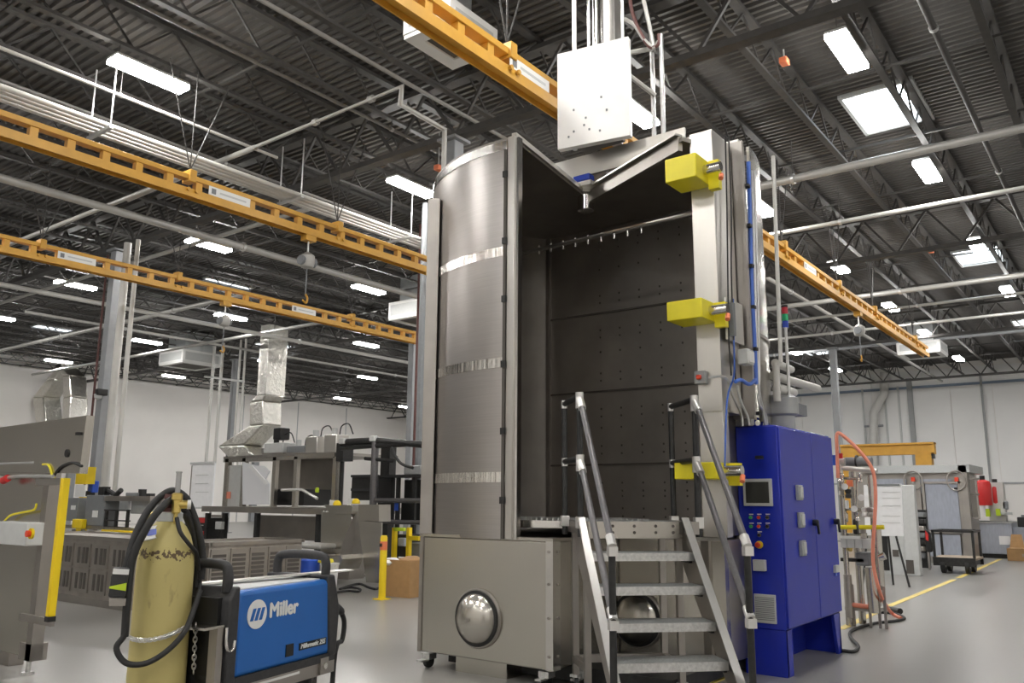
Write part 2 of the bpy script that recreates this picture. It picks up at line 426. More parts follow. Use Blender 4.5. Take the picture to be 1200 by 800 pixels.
crane_rail(-17.3, -2.0, 24.0, 'yellow crane rail on the left, the lower and farther one', [7.5, 13.4], [4.0, 7.2, 10.2, 15.5])
def hoist(X, Y, zt, label, s=1.0):
    t = thing('chain_hoist', label, 'hoist', (X, Y, zt-1.25*s), group='chain hoists')
    MB().box((X, Y, zt-.05), (.16, .22, .12)).build('trolley', 'crane_yellow', t)
    MB().cyl((X, Y, zt-.1), (X, Y, zt-.34*s), .018, 6).build('suspension_hook', 'conduit', t)
    MB().lathe([(.02, 0), (.11, .03), (.14, .12), (.13, .24), (.05, .3)], (X, Y, zt-.62*s), 14).build('motor_body', 'pipe_grey', t)
    MB().cyl((X, Y-.16, zt-.48*s), (X, Y+.16, zt-.48*s), .09, 12).build('chain_drum', 'mid_grey', t)
    MB().cyl((X, Y, zt-.62*s), (X, Y, zt-1.1*s), .012, 6).build('load_chain', 'mid_grey', t)
    MB().tube(curve([(X, Y, zt-1.08*s), (X, Y+.05, zt-1.15*s), (X, Y+.02, zt-1.24*s), (X, Y-.06, zt-1.2*s)], 4), .018, 6).build('hook', 'crane_yellow', t)
hoist(-11.6, 9.3, 6.15, 'electric chain hoist hanging from the upper left crane rail')
hoist(-17.3, 11.5, 6.15, 'electric chain hoist hanging from the lower left crane rail')
hoist(-5.3, 21.3, 6.15, 'small chain hoist hanging from the rail right of the washer')

# pipe racks and pipes under the roof
t = thing('pipe_rack', 'rack of four parallel white conduits hung above the left crane rail', 'pipes', (-12.6, 6, 7.1))
for k, xx in enumerate((-12.38, -12.52, -12.66, -12.80)): MB().cyl((xx, -4, 7.2), (xx, 24, 7.2), .045, 10).build('pipe', 'pipe_white', t)
for yy in (2.2, 5.9, 9.6, 12.6, 16.6):
    k = MB().bx(-12.95, -12.22, yy-.03, yy+.03, 7.10, 7.145).build('trapeze', 'conduit', t)
    for xx in (-12.26, -12.9): MB().cyl((xx, yy, 7.1), (xx, yy, 8.3), .015, 6).build('hanger_rod', 'conduit', k)
def pipe_run(label, p, q, r, mat='pipe_grey', hang=6.0, n=10, name='overhead_pipe', grp='overhead pipes'):
    p, q = Vector(p), Vector(q)
    t = thing(name, label, 'pipe', (p+q)/2, group=grp)
    MB().cyl(p, q, r, n).build('pipe', mat, t)
    L = (q-p).length; k = max(1, int(L/hang)); d = (q-p)/L
    for i in range(k):
        c = p+d*(L*(i+.5)/k)
        MB().cyl(c-d*.03, c+d*.03, r*1.35, n).build('clamp', 'conduit', t)
        MB().cyl(c, (c.x, c.y, 8.3), .009, 5).build('hanger_rod', 'joist_grey', t)
    return t
pipe_run('thin white pipe running above the left pipe rack', (-12.25, -3, 7.7), (-12.25, 9.0, 7.7), .028, 'pipe_white')
pipe_run('thick pale pipe crossing over the right aisle nearest the viewer', (-9.0, 15.1, 7.5), (8, 15.1, 7.5), .075)
pipe_run('slim pale pipe crossing over the right aisle with a drop', (-9.0, 18.15, 7.5), (8, 18.15, 7.5), .05)
pipe_run('pale pipe crossing behind the yellow rail on the right', (-9.5, 25.4, 7.5), (8, 25.4, 7.5), .07)
pipe_run('slim pipe crossing just beyond the lit fixtures on the right', (-9.5, 27.6, 7.5), (8, 27.6, 7.5), .045)
pipe_run('bluish pipe crossing far off on the right', (-22, 37.2, 8.1), (8, 37.2, 8.1), .07, 'column_grey')
pipe_run('pale pipe crossing in front of the far right wall', (-12, 31.0, 7.6), (8, 31.0, 7.6), .05)
pipe_run('grey conduit pair crossing above the left crane rails', (-30, 8.2, 7.5), (-11.8, 8.2, 7.5), .05)
pipe_run('pale pipe crossing beyond the upper left crane rail', (-34, 10.8, 7.5), (-13.5, 10.8, 7.5), .05)
pipe_run('long pale pipe running beside the lower left crane rail', (-16.4, 2, 7.3), (-16.4, 20.5, 7.3), .08)
pipe_run('long pale pipe far left running into the hall', (-24.5, 9, 7.2), (-24.5, 30, 7.2), .07, 'pipe_white')
pipe_run('pale pipe crossing far left below the skylight', (-44, 14.6, 7.5), (-21, 14.6, 7.5), .07)
pipe_run('pale pipe crossing far left behind the hoist', (-44, 18.6, 7.5), (-21, 18.6, 7.5), .06)
pipe_run('thin dull conduit running above the thick elbow pipe', (-10.3, -2, 8.1), (-10.3, 14, 8.1), .03, 'conduit_dark')
pipe_run('thin conduit running left of the washer mast', (-8.8, 2, 8.05), (-8.8, 16, 8.05), .035, 'conduit_dark')
pipe_run('thin conduit over the roof lights left of the washer', (-13.9, -2, 8.0), (-13.9, 20, 8.0), .03, 'conduit_dark')
pipe_run('long conduit along the far left roof bay', (-29.5, 12, 7.6), (-29.5, 40, 7.6), .05)
pipe_run('pale conduit running towards the far wall on the right', (-8.2, 15, 7.9), (-8.2, 49, 7.9), .06)
pipe_run('conduit along the right aisle beside the skylight', (-1.75, 9, 8.15), (-1.75, 48, 8.15), .05, 'joist_grey')
# elbowed pipe left of the washer
a, b, c, d = onz(300, 172, 7.5), onz(471, 101, 7.5), ony(469, 121, 8.1), (-9.35, 10.15, 7.15)
t = thing('elbow_pipe', 'pale elbowed pipe stepping down to the column left of the washer', 'pipe', b)
MB().tube([onz(150, 234, 7.5), b, onz(469, 122, 7.3), onz(521, 152, 7.2), onz(521, 152, 7.2)-Vector((0, 0, 2))], .045, 8).build('pipe', 'pipe_grey', t)
for px in ((370, 143), (435, 116)): p = onz(*px, 7.5); MB().cyl(p-Vector((.05, 0, 0)), p+Vector((.05, 0, 0)), .055, 8).build('coupling', 'pipe_grey', t)
# grey roof beam at the column left of the washer
# HVAC diffusers
def hvac(x, y, z, sx, sy, label, h=.55):
    t = thing('air_diffuser', label, 'air diffuser', (x, y, z), group='ceiling air diffusers')
    m = MB()
    for a in (-1, 1):
        m.bx(x+a*sx/2-.02, x+a*sx/2+.02, y-sy/2, y+sy/2, z+.06, z+h); m.bx(x-sx/2, x+sx/2, y+a*sy/2-.02, y+a*sy/2+.02, z+.06, z+h)
    m.bx(x-sx/2, x+sx/2, y-sy/2, y+sy/2, z+h-.03, z+h); m.build('housing', 'white', t)
    m = MB()
    for a in (-1, 1):
        m.bx(x+a*(sx/2-.1)-.1, x+a*(sx/2-.1)+.1, y-sy/2, y+sy/2, z, z+.06); m.bx(x-sx/2+.2, x+sx/2-.2, y+a*(sy/2-.1)-.1, y+a*(sy/2-.1)+.1, z, z+.06)
    m.build('bottom_frame', 'white', t)
    MB().bx(x-sx/2+.2, x+sx/2-.2, y-sy/2+.2, y+sy/2-.2, z+.03, z+.05).build('return_grille', 'slot_dark', t)
    for a in (-1, 1):
        k = MB().bx(x-sx/2+.1, x+sx/2-.1, y+a*(sy/2+.022)-.004, y+a*(sy/2+.022)+.004, z+.14, z+h-.1).build('side_grille', 'light_grey', t)
        k = MB().bx(x+a*(sx/2+.022)-.004, x+a*(sx/2+.022)+.004, y-sy/2+.1, y+sy/2-.1, z+.14, z+h-.1).build('side_grille', 'light_grey', t)
    MB().bx(x-sx/2+.25, x+sx/2-.25, y-sy/2+.25, y+sy/2-.25, z+h, 8.9).build('supply_duct', 'galvanised', t)
    return t
hvac(-7.0, 7.85, 7.6, .8, 1.0, 'white square air diffuser behind the yellow rail above the washer', .34)
hvac(-34.5, 21.3, 7.4, 1.9, 1.9, 'white square air diffuser over the far left machines', .6)
hvac(-19.0, 20.2, 7.4, 1.6, 1.6, 'white square air diffuser just left of the washer shell', .6)
hvac(-6.9, 37.5, 7.5, 1.6, 1.6, 'white square air diffuser at the end of the right yellow rail', .5)
hvac(-21.0, 30.5, 7.0, 2.2, 2.2, 'pale air diffuser near the far corner column', .6)
# ------------------------------------------------------------------ the parts washer
OX, OY, RO = -4.68, 7.56, 1.69
AF, AC = math.radians(-81.4), math.radians(-24.5)
TOP = 4.85
W = thing('parts_washer', 'tall stainless steel cylindrical parts washer standing open with dark chamber', 'industrial washer', (OX, OY, 0))
O2 = (OX, OY)
# curved shell: from the door edge round the left and back to the right side
sh = MB().arc(O2, RO-.025, RO, AF-.02, math.radians(-330), 1.17, TOP, 72).build('curved_shell', 'steel_shell', W)
for z in (1.70, 2.72, 3.76, TOP-.05):
    MB().arc(O2, RO, RO+.006, AF-.03, math.radians(-230), z-.045, z+.045, 48).build('polished_band', 'band', sh)
# door edge frame
fx, fy = OX+RO*math.cos(AF), OY+RO*math.sin(AF)
m = MB(); m.bx(fx-.06, fx+.02, fy-.02, fy+.06, 1.17, TOP+.02); m.build('door_edge', 'steel_column', W, bevel=.006)
MB().bx(fx+.02, fx+.055, fy+.0, fy+.06, 1.17, TOP).build('door_edge_lip', 'steel_bright', W)
MB().bx(fx-.095, fx-.065, fy-.03, fy-.012, 1.17, TOP-.1).build('edge_seam', 'slot_dark', W)
for z in (1.5, 2.1, 2.7, 3.3, 3.85, 4.5): MB().bx(fx-.10, fx-.055, fy-.045, fy-.02, z-.03, z+.03).build('latch_tab', 'black_steel', W)
# far-left jamb flange
j = dep(505, 430, 8.35); jd = Vector((math.cos(YAW), math.sin(YAW), 0))
MB().obox((j.x, j.y, 2.86), jd*.06, Vector((-jd.y, jd.x, 0))*.10, (0, 0, 1.68)).build('side_jamb', 'steel_dull', W, bevel=.004)
# inner lining, back wall, floor deck
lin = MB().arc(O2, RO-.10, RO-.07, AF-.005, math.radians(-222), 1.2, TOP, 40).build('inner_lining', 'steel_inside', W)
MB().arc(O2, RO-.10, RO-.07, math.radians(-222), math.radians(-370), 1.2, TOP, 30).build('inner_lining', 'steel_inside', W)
zs = [1.2, 1.92, 2.79, 3.75, TOP]
bw0, bw1, BY = -5.88, -3.35, 8.60
for a, b in zip(zs[:-1], zs[1:]):
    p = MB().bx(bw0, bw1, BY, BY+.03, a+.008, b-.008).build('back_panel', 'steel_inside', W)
    for zz in (a+.13, a+.22, b-.30, b-.21, (a+b)/2):
        for k in range(6):
            xx = bw0+.75+k*.27
            MB().box((xx, BY-.004, zz), (.018, .006, .022)).build('bolt_hole', 'slot_dark', p)
for z in zs[1:-1]: MB().bx(bw0, bw1, BY-.02, BY+.01, z-.008, z+.012).build('panel_seam', 'slot_dark', W)
MB().bx(bw0-.02, bw0+.03, BY-.05, BY+.02, 1.2, TOP).build('corner_trim', 'steel_inside', W)
# roof halves with a V-shaped slot
def roof(a0, a1, z0, z1, n=30):
    pts = [Vector((OX, OY, z0))]+[Vector((OX+RO*math.cos(a0+(a1-a0)*i/n), OY+RO*math.sin(a0+(a1-a0)*i/n), z0)) for i in range(n+1)]
    return MB().prism(pts, (0, 0, z1-z0))
roof(AF, math.radians(-230), TOP-.02, TOP+.02).build('roof_panel', 'steel_inside', W)
roof(AC-.02, math.radians(130), TOP-.02, TOP+.02).build('roof_panel', 'steel_inside', W)
cx, cy = OX+RO*math.cos(AC), OY+RO*math.sin(AC)
MB().beam((fx, fy, TOP+.03), (OX, OY, TOP+.03), .05, .05).build('roof_edge', 'steel_column', W)
MB().beam((cx-.05, cy, TOP-.03), (OX+.05, OY, TOP-.03), .05, .14).build('roof_edge_channel', 'steel_dull', W)
MB().beam((cx-.05, cy-.03, TOP+.05), (OX+.05, OY-.03, TOP+.05), .09, .02).build('roof_edge_channel', 'steel_column', W)
hub = MB().lathe([(.05, -.2), (.09, -.18), (.09, -.02), (.13, 0), (.13, .1)], (OX, OY, TOP), 16).build('pivot_hub', 'steel_bright', W)
# raised roof box, its face behind the slot
MB().bx(-5.2, -3.42, OY-.10, OY-.07, 5.04, 5.28).build('roof_fascia', 'steel_column', W)
MB().bx(-5.2, -3.42, OY+.12, OY+1.1, 4.88, 5.27).build('roof_box', 'steel_dull', W)
for px in (712, 717): p = ony(px, 202, OY-.05); MB().cyl((p.x, OY-.05, 4.88), (p.x, OY-.05, 5.1), .015, 8).build('lift_rod', 'conduit', W)
p = ony(684, 210, OY-.1); MB().box((p.x, OY-.1, p.z), (.22, .12, .08)).build('drive_motor', 'lens_blue', W, bevel=.02)
MB().box((p.x-.02, OY-.12, p.z-.09), (.34, .16, .05)).build('motor_mount', 'aluminium', W)
# spray bar
a, b = ony(604, 251, 7.3), ony(812, 229, 7.3)
MB().cyl((a.x, 7.35, 4.25), (b.x+.25, 7.35, 4.30), .025, 8).build('spray_bar', 'steel_dull', W)
for k in range(9):
    xx = a.x+.3+k*.16; MB().cyl((xx, 7.35, 4.2), (xx, 7.35, 4.3), .013, 6).build('spray_nozzle', 'steel_bright', W)
# right jamb column
cl, crt, cf = -3.13, -2.905, 6.93
MB().bx(cl, crt, cf, cf+.44, 2.28, TOP+.07).build('jamb_column', 'steel_column', W, bevel=.004)
MB().bx(cl, crt, cf, cf+.12, 1.2, 2.28).build('jamb_column', 'steel_column', W, bevel=.004)
MB().bx(cl, cl+.04, cf+.12, cf+.6, 1.2, 2.28).build('jamb_web', 'black_steel', W)
part('jamb_channel', 'steel_dull', W, (-3.0, -2.80, 7.40, 7.44, 2.25, TOP+.1), (-3.0, -2.84, 7.52, 7.56, 2.25, TOP+.1))
MB().bx(-3.0, -2.85, 7.44, 7.52, 2.2, TOP+.14).build('jamb_channel', 'aluminium', W)
MB().arc(O2, 1.84, 1.87, math.radians(2), math.radians(52), 2.24, TOP+.12, 20).build('side_jacket', 'steel_panel', W)
MB().arc(O2, 1.87, 1.885, math.radians(2), math.radians(52), 3.05, 3.08, 20).build('jacket_seam', 'steel_dull', W)
# lock housings
def lock(pl, pr, yt, yb):
    a, b, c = ony(pl, (yt+yb)/2, 6.6), ony(pr, yt, 6.6), ony(pr, yb, 6.6)
    k = MB().bx(a.x, b.x, 6.6, cf, c.z, b.z).build('lock_housing', 'yellow', W, bevel=.008)
    q = MB().bx(b.x, b.x+.10, 6.86, cf, c.z-.05, b.z+.0).build('mount_flange', 'yellow', k)
    MB().cyl((b.x+.0, 6.78, (b.z+c.z)/2), (b.x+.16, 6.78, (b.z+c.z)/2), .045, 12).build('lock_cylinder', 'steel_bright', k)
    MB().cyl((b.x+.16, 6.78, c.z+.03), (b.x+.17, 6.74, c.z-.02), .022, 8).build('air_fitting', 'orange', k)
lock(779, 815, 178, 206); lock(781, 822, 348, 371); lock(790, 838, 541, 561)
# small stop box on the column
p0, p1 = ony(817, 436, cf), ony(830, 450, cf)
k = MB().bx(p0.x, p1.x, cf-.07, cf, p1.z, p0.z).build('stop_box', 'grey_paint', W, bevel=.006)
MB().box(((p0.x+p1.x)/2, cf-.085, (p0.z+p1.z)/2), (.045, .03, .04)).build('stop_button', 'stop_red', k, bevel=.008)
# cables, hoses and conduits on the right flank
def rt_tube(name, mat, px, y=None, x=-2.84, r=.012, n=6):
    pts = [onx(a, b, x) for a, b in px]; return MB().tube(curve(pts, 4), r, n).build(name, mat, W)
rt_tube('air_line', 'black', [(850, 160), (852, 250), (853, 330), (854, 395), (857, 440)], r=.007)
rt_tube('air_line', 'black', [(854, 160), (857, 250), (857, 320), (860, 400), (862, 445)], r=.007)
rt_tube('air_line', 'blue_hose', [(859, 350), (860, 400), (860, 440), (852, 470), (849, 560)], r=.008)
rt_tube('blue_hose', 'blue_hose', [(877, 190), (879, 260), (881, 340), (884, 400), (886, 450)], x=-2.80, r=.022, n=8)
rt_tube('blue_hose', 'blue_hose', [(886, 444), (878, 450), (868, 445), (862, 447)], x=-2.80, r=.018, n=8)
rt_tube('conduit_pipe', 'conduit', [(881, 200), (884, 300), (888, 440), (894, 480), (897, 498)], x=-2.79, r=.013)
rt_tube('conduit_pipe', 'conduit', [(884, 200), (887, 300), (890, 440), (889, 470), (897, 485), (899, 498)], x=-2.79, r=.011)
rt_tube('conduit_pipe', 'conduit', [(831, 442), (846, 441), (853, 446), (858, 462), (868, 484), (870, 499)], x=-2.86, r=.013)
rt_tube('conduit_pipe', 'conduit', [(864, 452), (868, 470), (876, 488), (878, 498)], x=-2.82, r=.012)
for z in (1.9, 2.3, 2.9, 3.3, 3.7, 4.1, 4.5):
    MB().box((-2.80, 7.47, z), (.06, .055, .03)).build('cable_tie', 'black', W)
# valve plate and terminal boxes
p = onx(845, 345, -2.85); q = onx(868, 403, -2.85)
k = MB().bx(-2.87, -2.85, 6.98, 7.36, q.z, p.z).build('valve_plate', 'aluminium', W)
MB().bx(-2.85, -2.80, 7.0, 7.05, p.z-.35, p.z-.05).build('valve_block', 'mid_grey', k)
p = onx(872, 418, -2.8); k = MB().box((-2.8, 7.25, p.z), (.1, .16, .14)).build('junction_box', 'light_grey', W, bevel=.01)
MB().box((-2.745, 7.25, p.z), (.01, .12, .10)).build('box_lid', 'white', k)
# warning stack light
p = onx(920, 372, -2.75)
st = MB().cyl((p.x, p.y, p.z-1.25), (p.x, p.y, p.z-.10), .016, 8).build('stack_light_pole', 'conduit', W)
for k, (mm, dz) in enumerate((('lens_red', .07), ('lens_green', 0), ('lens_blue', -.07))):
    MB().cyl((p.x, p.y, p.z+dz-.033), (p.x, p.y, p.z+dz+.033), .03, 12).build('lens', mm, st)
MB().cyl((p.x, p.y, p.z+.105), (p.x, p.y, p.z+.125), .033, 12).build('lens_cap', 'black', st)
# pipework behind the cabinet
def pipes_y(px0, px1, X, r, mat='pipe_white', nm='drain_pipe'):
    a, b = onx(*px0, X), onx(*px1, X); MB().cyl(a, b, r, 10).build(nm, mat, W)
pipes_y((906, 440), (958, 455), -2.85, .045); pipes_y((908, 425), (927, 433), -2.8, .04); pipes_y((910, 455), (930, 460), -2.8, .045)
pipes_y((909, 425), (911, 470), -2.8, .035); pipes_y((906, 183), (915, 425), -2.74, .02)
p = onx(911, 480, -2.85)
MB().lathe([(.13, -.22), (.13, -.08), (.17, -.06), (.17, .1), (.12, .13)], (p.x, p.y+.1, p.z+.02), 16).build('pump_motor', 'grey_paint', W)
a, b = onx(921, 468, -2.85), onx(946, 488, -2.85); MB().bx(-3.1, -2.85, a.y, b.y, b.z, a.z).build('wire_duct', 'mid_grey', W)
# base: protruding sump block, rear base, portholes, feet
bz0, bz1 = .14, 1.165
A0, A1, AY = -5.50, -4.02, 5.92
bs = MB().bx(A0, A1, AY, 7.0, bz0, bz1).build('sump_block', 'steel_panel', W, bevel=.012)
part('corner_strip', 'steel_bright', bs, (A1-.008, A1+.012, AY-.008, AY+.10, bz0, bz1), (A1-.06, A1+.012, AY-.012, AY-.002, bz0, bz1))
part('corner_strip', 'steel_dull', bs, (A0-.01, A0+.03, AY-.012, AY-.002, bz0, bz1))
for z in (.25, .55, .82, 1.08):
    MB().cyl((A1-.03, AY-.012, z), (A1-.03, AY-.02, z), .012, 8).build('bolt', 'steel_dull', bs)
    MB().cyl((A1+.012, AY+.06, z), (A1+.02, AY+.06, z), .012, 8).build('bolt', 'steel_dull', bs)
part('sump_lid', 'steel_panel', bs, (A0-.015, A1+.015, AY-.015, 7.0, bz1, bz1+.025))
part('rear_base', 'steel_panel', W, (A1, -2.98, 7.02, 7.1, bz0, bz1), (A1, -3.15, 7.1, 8.9, bz0, bz1))
part('base_rim', 'steel_column', W, (A1, -2.99, 6.98, 7.02, bz1, bz1+.03))
MB().arc(O2, .2, RO-.02, math.radians(-20), math.radians(200), bz0, bz1, 30).build('base_drum', 'steel_dull', W)
def porthole(px, py, Y, r):
    p = ony(px, py, Y)
    k = MB().lathe([(r*1.0, 0), (r*1.16, .0), (r*1.18, .02), (r*1.14, .03), (r*1.0, .03)], (p.x, Y, p.z), 32, (0, -1, 0)).build('porthole_rim', 'steel_dull', W)
    MB().lathe([(r*1.02, .02), (r*1.1, .03), (r*1.09, .045), (r*1.0, .05)], (p.x, Y, p.z), 32, (0, -1, 0)).build('gasket', 'black', k)
    MB().lathe([(r, .03), (r*.97, .055), (r*.85, .09), (r*.6, .125), (r*.3, .145), (r*.02, .15)], (p.x, Y, p.z), 32, (0, -1, 0)).build('dished_cover', 'steel_panel', k)
    MB().cyl((p.x, Y-.145, p.z), (p.x, Y-.165, p.z), .016, 8).build('knob', 'steel_dull', k)
porthole(561, 724, AY, .215); porthole(748, 725, 7.02, .215)
MB().bx(-5.12, -4.55, AY+.08, AY+.5, 0, bz0).build('plinth', 'steel_panel', W)
MB().bx(A0+.1, -3.1, AY+.3, 8.6, .02, bz0).build('skid_frame', 'black_steel', W)
for x, y in ((A0+.07, AY+.06), (A1-.10, AY+.06), (-4.0+.1, AY+.25)):
    k = MB().box((x, y, .10), (.10, .10, .05)).build('caster_fork', 'zinc', W)
    MB().cyl((x-.02, y, .055), (x+.02, y, .055), .055, 14).build('wheel', 'rubber', k)
    MB().box((x, y-.08, .07), (.06, .10, .015)).build('brake_lever', 'zinc', k)
# turntable grate
tt = MB().arc(O2, 1.40, 1.52, math.radians(-175), math.radians(5), 1.27, 1.33, 48).build('turntable_rim', 'steel_bright', W)
MB().lathe([(.1, 0), (1.42, 0), (1.42, .02), (.1, .02)], (OX, OY, 1.26), 48).build('turntable_deck', 'steel_inside', W)
g = None
for k in range(40):
    an = math.radians(-112+k*1.9); c, s_ = math.cos(an), math.sin(an)
    MB().beam((OX+.9*c, OY+.9*s_, 1.335), (OX+1.5*c, OY+1.5*s_, 1.335), .012, .03).build('grate_bar', 'zinc', tt)
# mast above the roof
bxA, bxB = ony(657, 120, 7.2), ony(735, 110, 7.2)
zb, zt_ = ony(657, 179, 7.2).z, ony(657, 68, 7.2).z
dv = Vector((.985, .17, 0))
k = MB().obox(((bxA.x+bxB.x)/2, 7.22, (zb+zt_)/2), dv*.415, Vector((-.17, .985, 0))*.04, (0, 0, (zt_-zb)/2)).build('mast_cover', 'plate_white', W, bevel=.004)
c0 = Vector(((bxA.x+bxB.x)/2, 7.22, zb)) - Vector((-.17, .985, 0))*.044
for u_, v_ in ((-.22, .17), (-.22, .42), (-.1, .22), (-.08, .30), (-.04, .16), (.08, .12), (.1, .5), (.16, .34), (-.28, .12)):
    q = c0+dv*u_+Vector((0, 0, v_)); MB().obox(q, dv*.009, (0, .004, 0), (0, 0, .011)).build('screw', 'mid_grey', k)
def pole(px, r, mat, Y=7.32, z0=5.3, z1=8.9):
    p = ony(px, 40, Y); MB().cyl((p.x, Y, z0), (p.x, Y, z1), r, 12).build('mast_pole', mat, W)
pole(673, .026, 'plate_white'); pole(690, .018, 'steel_bright'); pole(698, .04, 'steel_bright', 7.42); pole(705, .016, 'steel_bright', 7.45); pole(730, .018, 'aluminium')
p = ony(718, 40, 7.4); MB().bx(p.x-.07, p.x+.05, 7.36, 7.5, 5.3, 8.9).build('mast_beam', 'aluminium', W)
p = ony(711, 40, 7.34); MB().bx(p.x-.03, p.x+.03, 7.32, 7.36, 5.3, 8.9).build('mast_beam', 'plate_white', W)
part('lift_carriage', 'black_steel', W, (-4.6, -4.1, 7.28, 7.44, 5.29, 5.42))
for px in (765, 776): p = ony(px, 100, 7.9); MB().cyl((p.x, 7.9, 4.9), (p.x, 7.9, ony(px, 40, 7.9).z), .026, 10).build('roof_post', 'conduit', W)
a, b, = ony(737, 62, 7.6), ony(764, 57, 7.85); MB().cyl(a, b, .03, 8).build('brace_pipe', 'pipe_grey', W)
a, b, = ony(733, 85, 7.6), ony(768, 112, 7.85); MB().cyl(a, b, .028, 8).build('brace_pipe', 'pipe_grey', W)
MB().tube(curve([ony(x, y, 7.7) for x, y in ((737, -10), (741, 15), (750, 38), (762, 55), (771, 52), (772, 40))], 5), .022, 8).build('air_hose', 'maroon', W)
MB().tube(curve([ony(x, y, 7.7) for x, y in ((732, 22), (744, 30), (756, 48), (766, 56), (772, 48))], 5), .022, 8).build('air_hose', 'pipe_grey', W)
MB().tube(curve([ony(x, y, 7.75) for x, y in ((752, -10), (757, 12), (763, 40), (766, 60))], 5), .025, 8).build('air_hose', 'pipe_grey', W)
# ------------------------------------------------------------------ portable stairs
e = Vector((.70, .714, 0)).normalized(); d = Vector((-e.y, e.x, 0))
P4 = Vector((-2.42, 5.70, 0)); WD = .80
ST = thing('access_stairs', 'galvanised step stairs with platform and grey pipe handrails before the washer', 'stairs', P4-e*(WD/2)-d*.3)
RUN, RISE, Z4 = .20, .228, .43
UZ = Vector((0, 0, 1))
for k in range(-1, 4):
    z = Z4+RISE*k; c = P4-e*(WD/2)+d*(RUN*k+.13)
    s_ = MB().obox(c+UZ*(z-.012), e*(WD/2), d*.13, UZ*.012).build('tread', 'galvanised', ST)
    MB().obox(c-d*.128+UZ*(z-.03), e*(WD/2), d*.004, UZ*.03).build('tread_nosing', 'zinc', s_)
    for sd in (-1, 1): MB().obox(c+e*(sd*(WD/2-.01))+UZ*(z-.05), e*.012, d*.09, UZ*.03).build('tread_bracket', 'black_steel', s_)
PZ = Z4+RISE*4
slope = (d*RUN+UZ*RISE).normalized()
for sd, off in ((0, .025), (-1, -.025)):
    o = P4 + e*(sd*WD+off)
    a = o+d*(-RUN*2.05)+UZ*.0; b = o+d*(RUN*4.1+.02)+UZ*(PZ+.0)
    nrm = slope.cross(e).normalized()
    if nrm.z < 0: nrm = -nrm
    p1 = o - d*(RUN*1.95); p2 = o+d*(RUN*4.0)
    MB().prism([p1-d*.06+UZ*.0, p1+d*.20+UZ*.0, p2+d*.22+UZ*(PZ-.25), p2+d*.22+UZ*(PZ+.0), p2-d*.02+UZ*(PZ+.01)], e*.012).build('stringer', 'steel_dull', ST)
    MB().beam(p1-d*.05+UZ*.02-e*.012, p2-d*.0+UZ*(PZ+.03)-e*.012, .06, .012, nrm).build('stringer_flange', 'aluminium', ST)
PD = .86
pf = P4+d*(RUN*4+.02); 
def plat(u_, v_, z): return pf - e*(WD*(1-u_)) + d*v_ + UZ*z
MB().prism([plat(0, 0, PZ-.13), plat(1, 0, PZ-.13), plat(1, 0, PZ), plat(0, 0, PZ)], d*.03).build('front_beam', 'steel_panel', ST)
for u_ in (0, 1): MB().prism([plat(u_, 0, PZ-.10), plat(u_, PD, PZ-.10), plat(u_, PD, PZ), plat(u_, 0, PZ)], e*(.03 if u_ == 0 else -.03)).build('side_beam', 'steel_dull', ST)
MB().prism([plat(0, .03, PZ-.02), plat(1, .03, PZ-.02), plat(1, PD, PZ-.02), plat(0, PD, PZ-.02)], UZ*.02).build('platform_deck', 'galvanised', ST)
for u_ in (.28, .5, .72, .9):
    for zz in (.035, .085): MB().cyl(plat(u_, -.004, PZ-zz), plat(u_, .001, PZ-zz), .012, 8).build('bolt', 'slot_dark', ST)
LEGS = []
for u_, v_ in ((.03, .05), (.97, .05), (.03, .46), (.97, .46)):
    lg = plat(u_, v_, 0); LEGS.append(lg)
    l_ = MB().obox(lg+UZ*((PZ-.1+.12)/2), e*.025, d*.025, UZ*((PZ-.1-.12)/2)).build('leg', 'steel_dull', ST)
    k = MB().box(lg+UZ*.11, (.07, .07, .02)).build('caster_plate', 'zinc', l_)
    MB().cyl(lg+UZ*.05-e*.016, lg+UZ*.05+e*.016, .05, 14).build('caster_wheel', 'rubber', l_)
    MB().obox(lg+UZ*.085, e*.022, d*.02, UZ*.02).build('caster_fork', 'zinc', l_)
for a, b in ((0, 2), (1, 3), (2, 3)): MB().beam(LEGS[a]+UZ*.24, LEGS[b]+UZ*.24, .045, .06).build('lower_rail', 'steel_dull', ST)
